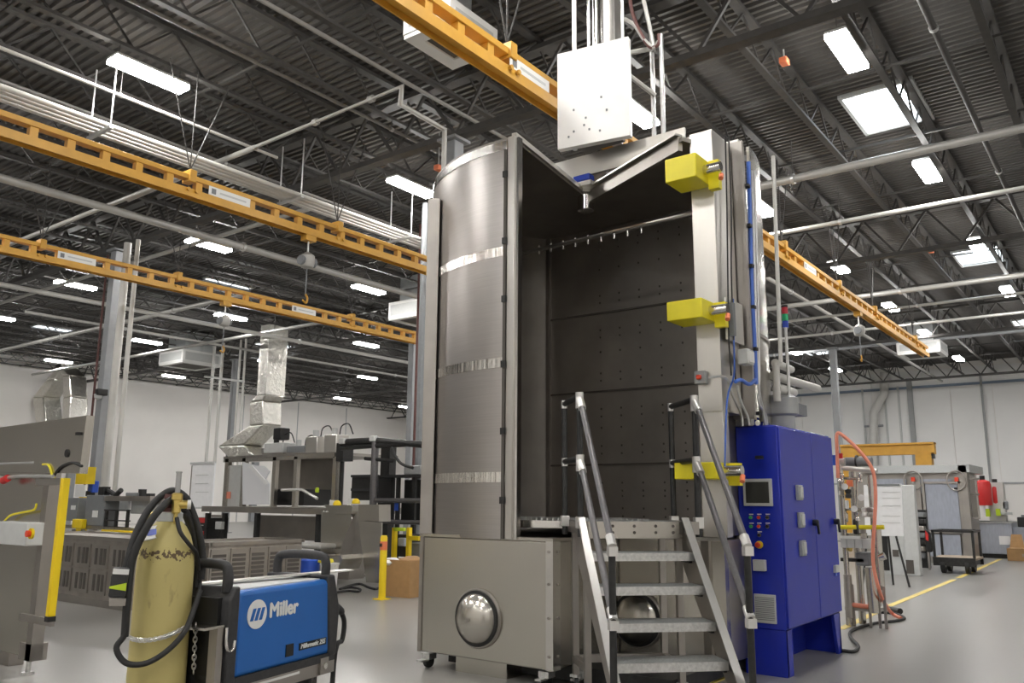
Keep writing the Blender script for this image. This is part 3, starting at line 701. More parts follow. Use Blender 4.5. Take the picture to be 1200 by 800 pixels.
# handrails
GT, GM = PZ+.99, PZ+.49
for u_, sd, so in ((0, -1, .03), (1, 1, .14)):
    f_ = plat(u_, .02, 0)+e*(sd*so); r_ = plat(u_, .60, 0)+e*(sd*so)
    if so > .1: MB().obox(f_-e*.07+d*.28+UZ*(PZ-.05), e*.06, d*.32, UZ*.05).build('outrigger', 'steel_dull', ST)
    for q in (f_, r_): MB().cyl(q+UZ*(PZ-.12), q+UZ*GT, .0245, 10).build('guard_post', 'black_steel', ST)
    MB().cyl(f_+UZ*GT, r_+UZ*GT, .0245, 10).build('guard_rail', 'black_steel', ST)
    MB().cyl(f_+UZ*GM, r_+UZ*GM, .0245, 10).build('guard_rail', 'black_steel', ST)
    lo = P4 - e*(WD+.07 if u_ == 0 else -.07) - d*.22
    for nm, z, ze in (('hand_rail', GT, 1.22), ('middle_rail', GM, .755)):
        q = Vector((lo.x, lo.y, ze))
        s0 = f_-d*.05+UZ*(z-.06)
        MB().cyl(s0, q, .0245, 10).build(nm, 'rail_grey', ST)
        dr = (q-s0).normalized()
        MB().cyl(f_+UZ*(z-.10), f_+UZ*(z+.03), .034, 10).build('pipe_fitting', 'fitting', ST)
        MB().cyl(f_+UZ*(z-.02), s0+dr*.07, .033, 10).build('pipe_fitting', 'fitting', ST)
        MB().cyl(q-dr*.07, q+dr*.02, .033, 10).build('pipe_fitting', 'fitting', ST)
        MB().box(q+dr*.02-UZ*.03+d*.0, (.06, .06, .06), math.atan2(e.y, e.x)).build('pipe_fitting', 'fitting', ST)
        MB().cyl(r_+UZ*(z-.04), r_+UZ*(z+.03), .028, 10).build('pipe_fitting', 'fitting', ST)
        if nm == 'hand_rail': top = q
    MB().cyl((lo.x, lo.y, .05), top-UZ*.02, .0245, 10).build('rail_post', 'black_steel', ST)
    for q in (f_, r_): MB().obox(q+UZ*(PZ-.01), e*.035, d*.035, UZ*.045).build('post_clamp', 'fitting', ST, bevel=.006)
# ------------------------------------------------------------------ blue control cabinet
bx0, bx1, by0, by1 = -3.065, -2.665, 7.57, 9.2
CB = thing('control_cabinet', 'glossy dark blue electrical control cabinet on plinth legs beside the washer', 'control cabinet', ((bx0+bx1)/2, (by0+by1)/2, 0))
MB().bx(bx0, bx1-.012, by0+.012, by1, .39, 2.2).build('body', 'cabinet_blue', CB, bevel=.008)
MB().bx(bx0+.012, bx1-.0, by0, by0+.014, .395, 2.19).build('operator_panel', 'cabinet_blue', CB, bevel=.006)
ym = onx(953, 600, bx1).y
for a, b in ((by0+.02, ym-.006), (ym+.006, by1-.006)):
    dd = MB().bx(bx1-.012, bx1+.016, a, b, .41, 2.18).build('door', 'cabinet_blue', CB, bevel=.006)
    yy = b-.06 if a < ym-.3 else b-.08
    k = MB().cyl((bx1+.014, yy, onx(953, 612, bx1).z), (bx1+.06, yy, onx(953, 612, bx1).z), .03, 12).build('latch', 'black', dd)
    MB().beam((bx1+.055, yy, 1.33), (bx1+.06, yy+.02, 1.2), .02, .018).build('latch_lever', 'black', dd)
MB().bx(bx0-.03, bx0, by0+.02, by1, .42, 2.18).build('back_flange', 'steel_column', CB)
def tap(y0, y1, y2, y3): return [(bx1-.01, y0, 0), (bx1-.01, y1, 0), (bx1-.01, y2, .39), (bx1-.01, y3, .39)]
pl = MB().prism([(bx0+.01, by0+.01, 0), (bx1-.01, by0+.01, 0), (bx1-.01, by0+.01, .39), (bx0+.01, by0+.01, .39)], (0, .03, 0)).build('plinth', 'cabinet_blue', CB)
MB().prism(tap(by0+.012, by0+.16, by0+.16, by0+.012), (-.03, 0, 0)).build('plinth_leg', 'cabinet_blue', CB)
MB().prism(tap(by1-.12, by1-.01, by1-.01, by1-.22), (-.03, 0, 0)).build('plinth_leg', 'cabinet_blue', CB)
MB().bx(bx0+.01, bx1-.01, by1-.05, by1-.02, 0, .39).build('plinth', 'cabinet_blue', CB)
MB().bx(bx0+.01, bx0+.04, by0+.03, by1-.03, 0, .39).build('plinth', 'cabinet_blue', CB)
def fy_(x, y): return ony(x, y, by0)
a, b = fy_(871, 561), fy_(906.5, 593)
k = MB().bx(a.x, b.x, by0-.022, by0, b.z, a.z).build('touch_panel', 'light_grey', CB, bevel=.006)
MB().bx(a.x+.028, b.x-.028, by0-.026, by0-.018, b.z+.028, a.z-.028).build('screen', 'screen', k)
for i, (px, py, mm) in enumerate(((880.5, 606, 'green'), (890, 606, 'red'), (900, 606, 'black'), (881, 616.5, 'green'), (890, 616.5, 'stop_red'), (900, 616.5, 'black'), (890.5, 626.5, 'black'))):
    p = fy_(px, py); k = MB().cyl((p.x, by0, p.z), (p.x, by0-.02, p.z), .019, 12).build('button_bezel', 'steel_bright', CB)
    MB().cyl((p.x, by0-.02, p.z), (p.x, by0-.034, p.z), .014, 10).build('button', mm, k)
    MB().bx(p.x-.02, p.x+.02, by0-.003, by0, p.z+.024, p.z+.032).build('legend_plate', 'white', k)
p = fy_(890, 638); k = MB().cyl((p.x, by0, p.z), (p.x, by0-.012, p.z), .034, 18).build('stop_ring', 'safety_yellow', CB)
MB().lathe([(.012, 0), (.012, .02), (.024, .025), (.026, .04), (.018, .048), (.002, .05)], (p.x, by0-.01, p.z), 16, (0, -1, 0)).build('stop_button', 'stop_red', k)
a, b = fy_(884, 655), fy_(899, 669); k = MB().bx(a.x, b.x, by0-.05, by0, b.z, a.z).build('power_inlet', 'light_grey', CB, bevel=.006)
a, b = fy_(884, 695), fy_(911, 731); k = MB().bx(a.x, b.x, by0-.02, by0, b.z, a.z).build('vent_grille', 'light_grey', CB, bevel=.005)
nz = 13
for i in range(nz):
    z = b.z+.03+(a.z-b.z-.06)*i/(nz-1); MB().bx(a.x+.012, b.x-.012, by0-.023, by0-.018, z-.0035, z+.0035).build('louvre_slot', 'mid_grey', k)
for px, py in ((934, 577), (936, 609), (938, 642)):
    p = onx(px, py, bx1+.016)
    k = MB().bx(bx1+.016, bx1+.05, p.y-.045, p.y+.075, p.z-.07, p.z+.07).build('socket_box', 'grey_paint', CB, bevel=.006)
    MB().bx(bx1+.05, bx1+.062, p.y-.02, p.y+.05, p.z-.05, p.z+.055).build('socket_cover', 'light_grey', k, bevel=.004)
p = onx(978.5, 666, bx1+.016); k = MB().bx(bx1+.016, bx1+.045, p.y-.06, p.y+.06, p.z-.035, p.z+.035).build('door_lock', 'light_grey', CB)
MB().bx(bx1+.017, bx1+.025, p.y-.02, p.y+.03, p.z-.07, p.z-.045).build('padlock_tag', 'blue_plastic', k)
p = ony(888, 494, 7.75); MB().tube([(p.x+.04*math.cos(t*.524), 7.75, 2.24+.04*math.sin(t*.524)) for t in range(12)], .012, 6, True).build('eye_bolt', 'cabinet_blue', CB)

# ------------------------------------------------------------------ welder on its running gear
wo = dep(272, 796, 3.30); rz = math.radians(90+13)
WL = thing('welder', 'blue wire-feed welder with white round logo and black end bezels', 'welder', (wo.x, wo.y, 0), rz)
ZB = wo.z; LW, HW, WW = .64, .335, .34        # local x = towards the front, local y = away from the shown side
part('case', 'welder_blue', WL, (0, LW, -.004, WW, ZB, ZB+HW), bevel=.02)
bk = MB().prism([(-.055, -.012, ZB-.03), (.004, -.012, ZB-.03), (.004, -.012, ZB+HW+.02), (-.025, -.012, ZB+HW+.02), (-.055, -.012, ZB+HW-.03)], (0, WW+.024, 0)).build('rear_bezel', 'dark_plastic', WL, bevel=.008)
fr = MB().prism([(LW-.02, -.012, ZB-.01), (LW+.035, -.012, ZB-.01), (LW+.05, -.012, ZB+.20), (LW-.0, -.012, ZB+HW+.02), (LW-.05, -.012, ZB+HW+.02)], (0, WW+.024, 0)).build('front_bezel', 'dark_plastic', WL, bevel=.008)
part('bottom_skirt', 'dark_plastic', WL, (-.03, LW+.03, -.008, WW, ZB-.03, ZB+.004))
for k in range(14): MB().bx(-.058, -.052, .05, WW-.05, ZB+.03+k*.016, ZB+.037+k*.016).build('louvre', 'black', bk)
part('tray_top', 'light_grey', WL, (.02, LW-.06, .03, WW-.03, ZB+HW-.004, ZB+HW+.004))
for x, lean in ((-.03, 0), (LW-.02, 0)):
    h = MB().tube(curve([(x, .03, ZB+HW), (x, .03, ZB+HW+.075), (x, .07, ZB+HW+.105), (x, WW-.07, ZB+HW+.105), (x, WW-.03, ZB+HW+.075), (x, WW-.03, ZB+HW)], 5), .021, 10).build('handle', 'dark_plastic', WL)
# rear cover between handle and case, hose block
part('rear_cover', 'black', WL, (-.075, -.05, .03, WW-.02, ZB+.02, ZB+HW-.02))
# logo disc, slashes, lettering
cx_, cz_ = .115, ZB+.235
lg = MB().cyl((cx_, -.005, cz_), (cx_, -.009, cz_), .058, 40).build('logo_disc', 'white', WL)
for k in range(3):
    x0 = cx_-.044+k*.027
    MB().prism([(x0, -.0095, cz_-.024), (x0+.017, -.0095, cz_-.024), (x0+.034, -.0095, cz_+.024), (x0+.017, -.0095, cz_+.024)], (0, -.002, 0)).build('logo_slash', 'welder_blue', lg)
X_, Z_, N_ = (1, 0, 0), (0, 0, 1), (0, -1, 0)
text('Miller', .082, 'white', WL, frame_m((.192, -.006, cz_-.022), X_, Z_, N_), .0032)
sl = part('name_strip', 'black', WL, (.405, .60, -.008, -.004, ZB+.048, ZB+.078))
text('Millermatic 255', .028, 'white', sl, frame_m((.412, -.009, ZB+.055), X_, Z_, N_), .0004, .25)
part('side_window', 'black', WL, (.315, .365, -.008, -.003, ZB+.035, ZB+.085))
# running gear under the welder
GR = thing('welder_cart', 'steel running gear under the welder with gas cylinder bracket', 'cart', (wo.x, wo.y, 0), rz)
for y in (.0, WW-.05):
    MB().bx(-.28, LW+.04, y, y+.05, ZB-.085, ZB-.032).build('side_rail', 'steel_dull', GR)
    MB().bx(.02, .42, y-.004, y-.001, ZB-.05, ZB-.04).build('label_strip', 'white', GR)
part('cylinder_shelf', 'steel_dull', GR, (-.42, -.02, -.02, WW, .10, .12))
for y in (.0, WW-.04): part('upright', 'steel_dull', GR, (-.10, -.065, y, y+.04, .1, ZB+.21))
part('bracket_top', 'steel_panel', GR, (-.17, -.06, .0, WW, ZB+.205, ZB+.215))
MB().tube(curve([(-.06, -.01, ZB+.205), (-.06, -.012, ZB+.14), (-.045, -.012, ZB+.115), (-.02, -.012, ZB+.12), (-.012, -.012, ZB+.15)], 5), .006, 8).build('hook', 'steel_bright', GR)
part('front_bracket', 'steel_dull', GR, (LW-.08, LW-.02, -.012, .06, ZB-.08, ZB-.01))
MB().cyl((LW-.05, -.02, ZB-.045), (LW-.05, -.012, ZB-.045), .014, 10).build('bolt', 'steel_bright', GR)
part('axle_box', 'black_steel', GR, (-.35, -.3, .02, WW-.02, .08, .14), (LW-.12, LW-.06, .02, WW-.02, .10, ZB-.08))
for x, r in ((-.33, .10), (LW-.09, .07)):
    for y in (-.03, WW+.0): MB().cyl((x, y, r), (x, y+.035, r), r, 20).build('wheel', 'rubber', GR)
part('cross_member', 'steel_dull', GR, (-.10, -.065, 0, WW, .10, .14), (.2, .25, 0, WW, ZB-.085, ZB-.04))
for y in (.02, WW-.06): part('upright', 'steel_dull', GR, (LW-.1, LW-.06, y, y+.04, .12, ZB-.085)); part('upright', 'steel_dull', GR, (.18, .22, y, y+.04, .12, ZB-.085))
part('lower_rail', 'steel_dull', GR, (-.4, LW, .02, .06, .10, .14), (-.4, LW, WW-.06, WW-.02, .10, .14))
# flat bar lying across the welder
cR, sR = math.cos(rz), math.sin(rz)
def wl(x, y, z): return Vector((wo.x+x*cR-y*sR, wo.y+x*sR+y*cR, z))
single('flat_bar', MB().beam(wl(-.02, .30, ZB+HW+.012), wl(LW+.22, .06, ZB+HW+.022), .07, .006), 'aluminium', 'flat aluminium bar lying across the top of the welder', 'metal bar')
# torch neck and cable at the front of the welder
t = thing('torch_cable', 'black welding cable drooping from the front of the welder', 'cable', wl(LW+.06, .05, 0))
MB().tube(curve([wl(LW+.03, .03, ZB+.20), wl(LW+.07, .03, ZB+.20), wl(LW+.13, .03, ZB+.165)], 4), [.02]*8+[.014], 10).build('cable_boot', 'dark_plastic', t)
MB().tube(curve([wl(LW+.12, .03, ZB+.17), wl(LW+.15, .03, ZB+.12), wl(LW+.14, .03, ZB+.04), wl(LW+.08, .03, ZB-.06), wl(LW+.06, .02, .012)], 6), .012, 8).build('cable', 'rubber', t)

# gas cylinder
gp = dep(191, 700, 3.30); gx, gy = gp.x, gp.y
GC = thing('gas_cylinder', 'worn yellow tall gas cylinder standing behind the welder', 'gas cylinder', (gx, gy, .12))
prof = [(.09, .12), (.106, .14), (.108, .2), (.108, 1.22), (.106, 1.26), (.100, 1.305), (.087, 1.35), (.068, 1.385), (.050, 1.405), (.042, 1.415)]
MB().lathe(prof, (gx, gy, 0), 40).build('body', 'cylinder_yellow', GC)
MB().lathe([(.046, 1.405), (.05, 1.41), (.05, 1.44), (.042, 1.445)], (gx, gy, 0), 24).build('neck_ring', 'light_grey', GC)
MB().lathe([(.02, 1.44), (.04, 1.445), (.044, 1.46), (.022, 1.475), (.02, 1.49), (.028, 1.50), (.024, 1.515)], (gx, gy, 0), 16).build('valve', 'maroon', GC)
vd = Vector((CAM.x-gx, CAM.y-gy, 0)).normalized(); sd_ = Vector((-vd.y, vd.x, 0))   # towards the viewer, to the viewer's right
c = Vector((gx, gy, 1.365)) + vd*.058 - sd_*.058
MB().obox(c, (sd_*.033+UZ*.006), (vd*-.018+UZ*.024), (vd+UZ*.7).normalized()*.003).build('label', 'white', GC)
MB().obox(c+(vd+UZ*.7).normalized()*.004, (sd_*.018+UZ*.003), (vd*-.008+UZ*.011), (vd+UZ*.7).normalized()*.001).build('label_print', 'lens_blue', GC)
# regulator
RG = thing('gas_regulator', 'brass gas regulator with clear flow tube on the yellow cylinder', 'regulator', (gx, gy, 1.44))
ro_ = Vector((gx, gy, 0))+vd*.05+sd_*.022
MB().lathe([(.014, 1.44), (.018, 1.445), (.018, 1.49), (.022, 1.493), (.022, 1.515), (.014, 1.52)], ro_, 16).build('body', 'brass', RG)
MB().cyl(ro_+UZ*1.52, ro_+UZ*1.598, .0105, 14).build('flow_tube', 'flow_glass', RG)
MB().cyl(ro_+UZ*1.598, ro_+UZ*1.604, .012, 14).build('tube_cap', 'flow_glass', RG)
MB().cyl(ro_+UZ*1.475, ro_+UZ*1.475+sd_*.04, .017, 14).build('side_port', 'brass', RG)
MB().cyl(ro_+UZ*1.475+sd_*.04, ro_+UZ*1.475+sd_*.054, .019, 14).build('adjusting_knob', 'white', RG)
MB().cyl(ro_+UZ*1.40, ro_+UZ*1.44, .008, 8).build('hose_barb', 'brass', RG)
MB().cyl(ro_+UZ*1.45-sd_*.01-vd*.05, ro_+UZ*1.45-vd*.0, .016, 10).build('inlet_nut', 'brass', RG)
# hoses hung over the cylinder
def gpt(px, py, f_=0.0):
    r_ = ray(px, py); t_ = (Vector((gx, gy, 0))-Vector((CAM.x, CAM.y, 0))).dot(vd)/(r_.x*vd.x+r_.y*vd.y); return CAM+r_*t_+vd*f_
def hose(label, pts, r, cat='hose', mat='rubber'):
    m = MB().tube(curve([gpt(*p) for p in pts], 7), r, 10); return single('welding_hose', m, mat, label, cat, group='black hoses on the gas cylinder')
hose('thick outer black hose looped over the gas regulator', [(142, 690, .10), (150, 660, .10), (160, 625, .07), (178, 592, .02), (200, 575, -.03), (217, 582, -.06), (226, 600, -.07), (234, 625, -.06), (238, 655, -.06), (236, 680, -.05)], .0145)
hose('second black hose looped under the first over the regulator', [(148, 740, .13), (151, 700, .13), (156, 655, .12), (170, 622, .11), (186, 598, .09), (203, 585, .02), (216, 596, -.05), (228, 625, -.07), (232, 660, -.07), (230, 690, -.06)], .0145)
hose('black hose hanging in a wide loop across the yellow cylinder', [(150, 705, .13), (149, 735, .135), (139, 752, .14), (150, 768, .155), (172, 768, .165), (195, 755, .165), (215, 735, .14), (226, 712, .09), (234, 690, .05)], .011)
hose('thin gas hose curling down from the brass regulator', [(207, 606, .075), (211, 622, .10), (221, 636, .09), (230, 648, .03), (233, 668, -.03)], .008)
hose('black hose dropping behind the cylinder to the welder', [(216, 600, -.05), (226, 625, -.10), (231, 655, -.10), (234, 690, -.06), (240, 720, .0)], .013)
# gun connector clipped on the hoses
t = thing('gun_connector', 'dark hand connector with lime green stripe hanging left of the gas cylinder', 'connector', gpt(141, 695, .12))
def slab(pts, f0, th): a = [gpt(x, y, f0) for x, y in pts]; return MB().prism(a, vd*th)
slab([(136, 661), (154, 662), (149, 695), (130, 694)], .12, .05).build('body', 'dark_plastic', t, bevel=.006)
slab([(136, 662), (154, 663), (153, 669), (135, 668)], .17, .004).build('top_plate', 'white', t)
slab([(132, 682), (151, 678), (150, 687), (131, 684)], .17, .003).build('stripe', 'lime', t)
slab([(131, 695), (150, 696), (149, 704), (131, 704)], .13, .03).build('prong_holder', 'steel_dull', t)
# restraint chain
CH = thing('restraint_chain', 'steel chain strapping the gas cylinder to its bracket', 'chain', gpt(190, 740, .12))
def link(c, t_, n_, m=None):
    t_, n_ = t_.normalized(), n_.normalized(); L_, R_ = .012, .007; pts = []
    for k in range(12):
        a = k*math.pi/6; pts.append(c+t_*(L_*math.cos(a))+n_*(R_*math.sin(a)))
    MB().tube(pts, .0026, 5, True).build('link', 'zinc', CH)
ch = curve([gpt(*p) for p in ((150, 742, .06), (158, 744, .105), (172, 744, .13), (190, 741, .128), (205, 736, .112), (222, 729, .07))], 6)
for i in range(len(ch)-1):
    t_ = ch[i+1]-ch[i]; nn = UZ if i % 2 else vd
    link((ch[i]+ch[i+1])/2, t_, (nn-t_.normalized()*nn.dot(t_.normalized())))
for k in range(11):
    p = gpt(229-k*.25, 731+k*5.2, .05); link(p, UZ, sd_ if k % 2 else vd)
# ------------------------------------------------------------------ stainless machine at the left edge
def q(px, py, Y): return ony(px, py, Y)
LY = 3.55
LM = thing('stainless_machine', 'stainless steel machine housing cut off by the left edge', 'machine', (-8.6, LY+.6, 0))
xr = q(48, 620, LY).x; xr2 = q(60, 640, LY).x
zt = q(30, 543, LY).z; zb = q(30, 772, LY).z
MB().bx(-11.0, xr, LY, LY+.06, .14, zt).build('side_panel', 'steel_panel', LM, bevel=.006)
MB().bx(xr, xr+.10, LY-.02, LY+.08, .12, zt+.02).build('corner_post', 'steel_dull', LM)
m = MB(); a = q(0, 503, LY); b = q(107, 487, LY); c = q(100, 552, LY)
MB().prism([(-11.0, LY-.04, a.z-.02), (b.x, LY-.04, b.z), (c.x-.02, LY-.04, c.z-.02), (-11.0, LY-.04, zt-.02)], (0, .07, 0)).build('hood', 'steel_panel', LM)
p = q(79, 531, LY-.04); MB().cyl((p.x, LY-.05, p.z), (p.x, LY-.035, p.z), .035, 16).build('port_hole', 'black', LM)
p = q(93, 508, LY-.04); MB().obox((p.x, LY-.05, p.z), (.03, 0, .0), (0, .01, 0), (0, 0, .012)).build('hood_latch', 'black', LM)
MB().cyl((-11, LY-.03, q(20, 541, LY).z), (q(45, 542, LY).x, LY-.03, q(45, 542, LY).z), .014, 8).build('conduit_pipe', 'conduit', LM)
pp = [q(x, y, LY-.08) for x, y in ((-20, 556), (5, 560), (20, 558), (62, 558))]
MB().tube(curve(pp, 4), .017, 8).build('grab_rail', 'conduit', LM)
MB().tube([q(4, 563, LY-.09), q(9, 560, LY-.09)], .035, 10).build('valve_handle', 'red', LM)
MB().tube(curve([q(x, y, LY-.05) for x, y in ((50, 544), (57, 545), (61, 556), (64, 560))], 4), .010, 6).build('yellow_cable', 'yellow', LM)
MB().tube(curve([q(x, y, LY-.05) for x, y in ((62, 560), (70, 548), (84, 542), (96, 546))], 4), .012, 6).build('black_cable', 'rubber', LM)
MB().tube(curve([q(x, y, LY-.05) for x, y in ((43, 590), (40, 597), (28, 600), (12, 604), (2, 614))], 4), .010, 6).build('yellow_cable', 'yellow', LM)
a, b = q(12, 610, LY), q(52, 639, LY)
k = MB().bx(a.x, b.x, LY-.16, LY, b.z, a.z).build('stop_box', 'light_grey', LM, bevel=.008)
p = q(38, 625, LY-.16); MB().cyl((p.x, LY-.16, p.z), (p.x, LY-.18, p.z), .045, 16).build('stop_ring', 'safety_yellow', k)
MB().cyl((p.x, LY-.18, p.z), (p.x, LY-.21, p.z), .028, 14).build('stop_button', 'stop_red', k)
MB().cyl((a.x-.08, LY-.06, (a.z+b.z)/2), (a.x, LY-.06, (a.z+b.z)/2), .03, 8).build('cable_gland', 'black', k)
p = q(32, 547, LY); MB().box((p.x, LY-.006, p.z), (.10, .008, .07)).build('warning_label', 'white', LM); MB().box((p.x, LY-.012, p.z), (.05, .006, .05)).build('warning_symbol', 'safety_yellow', LM)
MB().bx(xr-.12, xr+.1, LY-.02, LY+.12, .12, .26).build('foot_bracket', 'steel_dull', LM)
MB().cyl((xr-.02, LY+.03, .015), (xr-.02, LY+.03, .14), .022, 10).build('levelling_foot', 'zinc', LM); MB().cyl((xr-.02, LY+.03, 0), (xr-.02, LY+.03, .018), .05, 14).build('levelling_foot', 'zinc', LM)
MB().bx(-11, xr-.5, LY+.07, LY+.2, .0, .14).build('inner_tray', 'steel_dull', LM)
# light curtain bar
a, b = q(77, 560, LY-.1), q(59, 722, LY-.1)
LC = thing('guard_bar', 'slim yellow guard bar leaning beside the left stainless machine', 'guard', (b.x, LY-.1, b.z))
MB().beam(b, a, .055, .06, (0, 1, 0)).build('bar', 'safety_yellow', LC, bevel=.006)
MB().beam(b-(a-b).normalized()*.04, b, .06, .065, (0, 1, 0)).build('end_cap', 'black', LC)
MB().bx(xr, b.x+.02, LY-.1, LY-.07, b.z-.08, b.z-.02).build('mounting_bracket', 'steel_dull', LC)
MB().bx(xr+.02, a.x+.02, LY-.1, LY-.06, a.z-.06, a.z+.0).build('mounting_bracket', 'steel_dull', LC)
# grey crane posts/pipes beside the far left column
cx0, cy0 = -20.5, 10.4
for px, r, nm in ((137, .09, 'thick'), (149, .055, 'thin')):
    p = ony(px, 420, 10.0); single('vertical_pipe', MB().tube([(p.x, 10.0, 0), (p.x, 10.0, 7.6)], r, 10), 'pipe_white', f'{nm} white vertical pipe beside the left building column', 'pipe', group='vertical pipes by the left column')
p = ony(104, 460, 10.2); single('red_sprinkler_pipe', MB().tube([(cx0-.22, 10.25, 0), (cx0-.22, 10.25, 7.6)], .03, 8), 'maroon', 'thin dark red pipe running up the left building column', 'pipe')
t = thing('security_camera', 'small black camera fixed on the left building column', 'camera', (cx0+.2, 10.2, onx(110, 460, cx0).z))
zz = t.location.z; MB().box((cx0+.25, 10.2, zz), (.16, .26, .16)).build('body', 'black', t, bevel=.02); MB().lathe([(.01, -.14), (.08, -.1), (.1, 0)], (cx0+.2, 10.15, zz-.05), 12).build('dome', 'light_grey', t)
# slotted stainless crates
def crate(label, x0, x1, y0, y1, h, nslot_x, nslot_y):
    t = thing('slotted_crate', label, 'crate', ((x0+x1)/2, (y0+y1)/2, 0), group='slotted stainless crates')
    part('body', 'perforated', t, (x0, x1, y0, y1, .08, h-.03))
    part('rim', 'steel_dull', t, (x0-.03, x1+.03, y0-.03, y0+.03, h-.05, h), (x0-.03, x1+.03, y1-.03, y1+.03, h-.05, h), (x0-.03, x0+.03, y0, y1, h-.05, h), (x1-.03, x1+.03, y0, y1, h-.05, h))
    part('base_frame', 'steel_dull', t, (x0-.02, x1+.02, y0-.02, y1+.02, 0, .10))
    for i in range(nslot_x):
        for j in range(2):
            cx = x0+(x1-x0)*(i+.5)/nslot_x; z0 = .16+j*(h-.24)/2
            sp = part('slotted_panel', 'steel_dull', t, (cx-(x1-x0)/nslot_x*.42, cx+(x1-x0)/nslot_x*.42, y0-.02, y0, z0, z0+(h-.30)/2))
            for kx in (-.22, .05, .25): part('slot', 'slot_dark', sp, (cx+kx*(x1-x0)/nslot_x-.03, cx+kx*(x1-x0)/nslot_x+.03, y0-.026, y0-.018, z0+.05, z0+(h-.30)/2-.05))
    for i in range(nslot_y):
        cy = y0+(y1-y0)*(i+.5)/nslot_y; hw = (y1-y0)/nslot_y*.42
        sp = part('slotted_panel', 'steel_dull', t, (x1, x1+.02, cy-hw, cy+hw, .16, h-.1))
        for r_ in range(7): part('slot', 'slot_dark', sp, (x1+.018, x1+.026, cy-hw*.8, cy+hw*.8, .22+r_*(h-.38)/7, .22+r_*(h-.38)/7+.045))
    return t
crate('long slotted stainless crate behind the yellow guard bar', -14.2, -11.2, 6.25, 7.2, .95, 6, 1)
crate('slotted stainless crate behind the welder handle', -12.4, -11.4, 7.6, 9.35, .84, 1, 5)
# ------------------------------------------------------------------ equipment in the left background
def fbox(t, name, mat, px0, py0, px1, py1, Y, dpt, bevel=0):
    """upright box whose front lies in the plane y = Y between two picture points"""
    a, b = ony(px0, py0, Y), ony(px1, py1, Y); cy = (py0+py1)/2
    return MB().bx(ony(px0, cy, Y).x, ony(px1, cy, Y).x, Y, Y+dpt, ony((px0+px1)/2, py1, Y).z, ony((px0+px1)/2, py0, Y).z).build(name, mat, t, bevel=bevel)
def fth(name, label, cat, px, Y, group=None): p = ony(px, 640, Y); return thing(name, label, cat, (p.x, Y, 0), group=group)
def ftube(t, name, mat, pts, Y, r, n=8, smoothn=4): return MB().tube(curve([ony(x, y, Y) for x, y in pts], smoothn), r, n).build(name, mat, t)
def down(t, name, mat, px, py, Y, wd, dpt=.05):
    p = ony(px, py, Y); return MB().bx(p.x-wd/2, p.x+wd/2, Y, Y+dpt, 0, p.z).build(name, mat, t)
Y1 = 8.6
t = fth('pump_skid', 'grey electrical boxes and black frame on a skid behind the long crate', 'pump skid', 140, Y1)
fbox(t, 'disconnect_box', 'mid_grey', 100, 580, 122, 616, Y1, .3, .01); fbox(t, 'disconnect_box', 'mid_grey', 78, 583, 91, 610, Y1, .25, .01)
fbox(t, 'box_label', 'white', 108, 598, 114, 606, Y1-.01, .01); fbox(t, 'box_label', 'white', 83, 592, 88, 597, Y1-.01, .01)
fbox(t, 'frame_beam', 'steel_dull', 122, 581, 176, 587, Y1, .6); fbox(t, 'back_plate', 'light_grey', 126, 587, 150, 598, Y1+.5, .05)
fbox(t, 'pump_body', 'grey_paint', 153, 582, 178, 602, Y1+.1, .5, .02); fbox(t, 'control_head', 'mid_grey', 147, 577, 160, 583, Y1+.1, .2, .01)
fbox(t, 'pump_stem', 'black', 162, 573, 166, 581, Y1+.15, .1); fbox(t, 'pump_stem', 'black', 171, 578, 176, 582, Y1+.15, .1)
for px in (124, 136, 149): down(t, 'frame_post', 'black_steel', px, 597, Y1, .05)
for py in (597, 609, 617): fbox(t, 'frame_rail', 'black_steel', 122, py, 150, py+1.5, Y1, .05)
ftube(t, 'flex_duct', 'rubber', [(127, 575), (131, 577), (135, 580), (139, 577), (142, 574)], Y1+.2, .05)
fbox(t, 'motor', 'black', 115, 570, 121, 580, Y1+.1, .15, .01)
for px in (85, 96, 110, 160): down(t, 'skid_leg', 'steel_dull', px, 620, Y1+.1, .08)
fbox(t, 'skid_deck', 'steel_dull', 75, 617, 180, 621, Y1, .7)
fbox(t, 'valve_body', 'safety_yellow', 84, 608, 96, 619, Y1-.1, .1, .02); fbox(t, 'pipe_manifold', 'safety_yellow', 118, 621, 152, 626, Y1-.2, .1, .01)
ftube(t, 'valve_hand_pipe', 'brass', [(176, 600), (172, 612), (166, 622), (160, 628)], Y1-.1, .07)
t = fth('yellow_post', 'yellow steel post with white notice behind the left machine', 'post', 94, 9.0)
fbox(t, 'post_head', 'safety_yellow', 89, 547, 101, 567, 9.0, .2); fbox(t, 'notice', 'white', 88, 568, 99, 582, 9.0, .03)
p = ony(95, 582, 9.05); MB().bx(p.x-.09, p.x+.09, 9.05, 9.2, 0, p.z).build('post', 'safety_yellow', t)
t = fth('blue_canister', 'blue canister mounted beside the white pipes', 'canister', 105, 9.2); fbox(t, 'body', 'blue_plastic', 103, 563, 108, 577, 9.2, .15, .02); fbox(t, 'cap', 'black', 100, 575, 106, 581, 9.2, .1); down(t, 'stand_post', 'steel_dull', 105, 578, 9.25, .06)
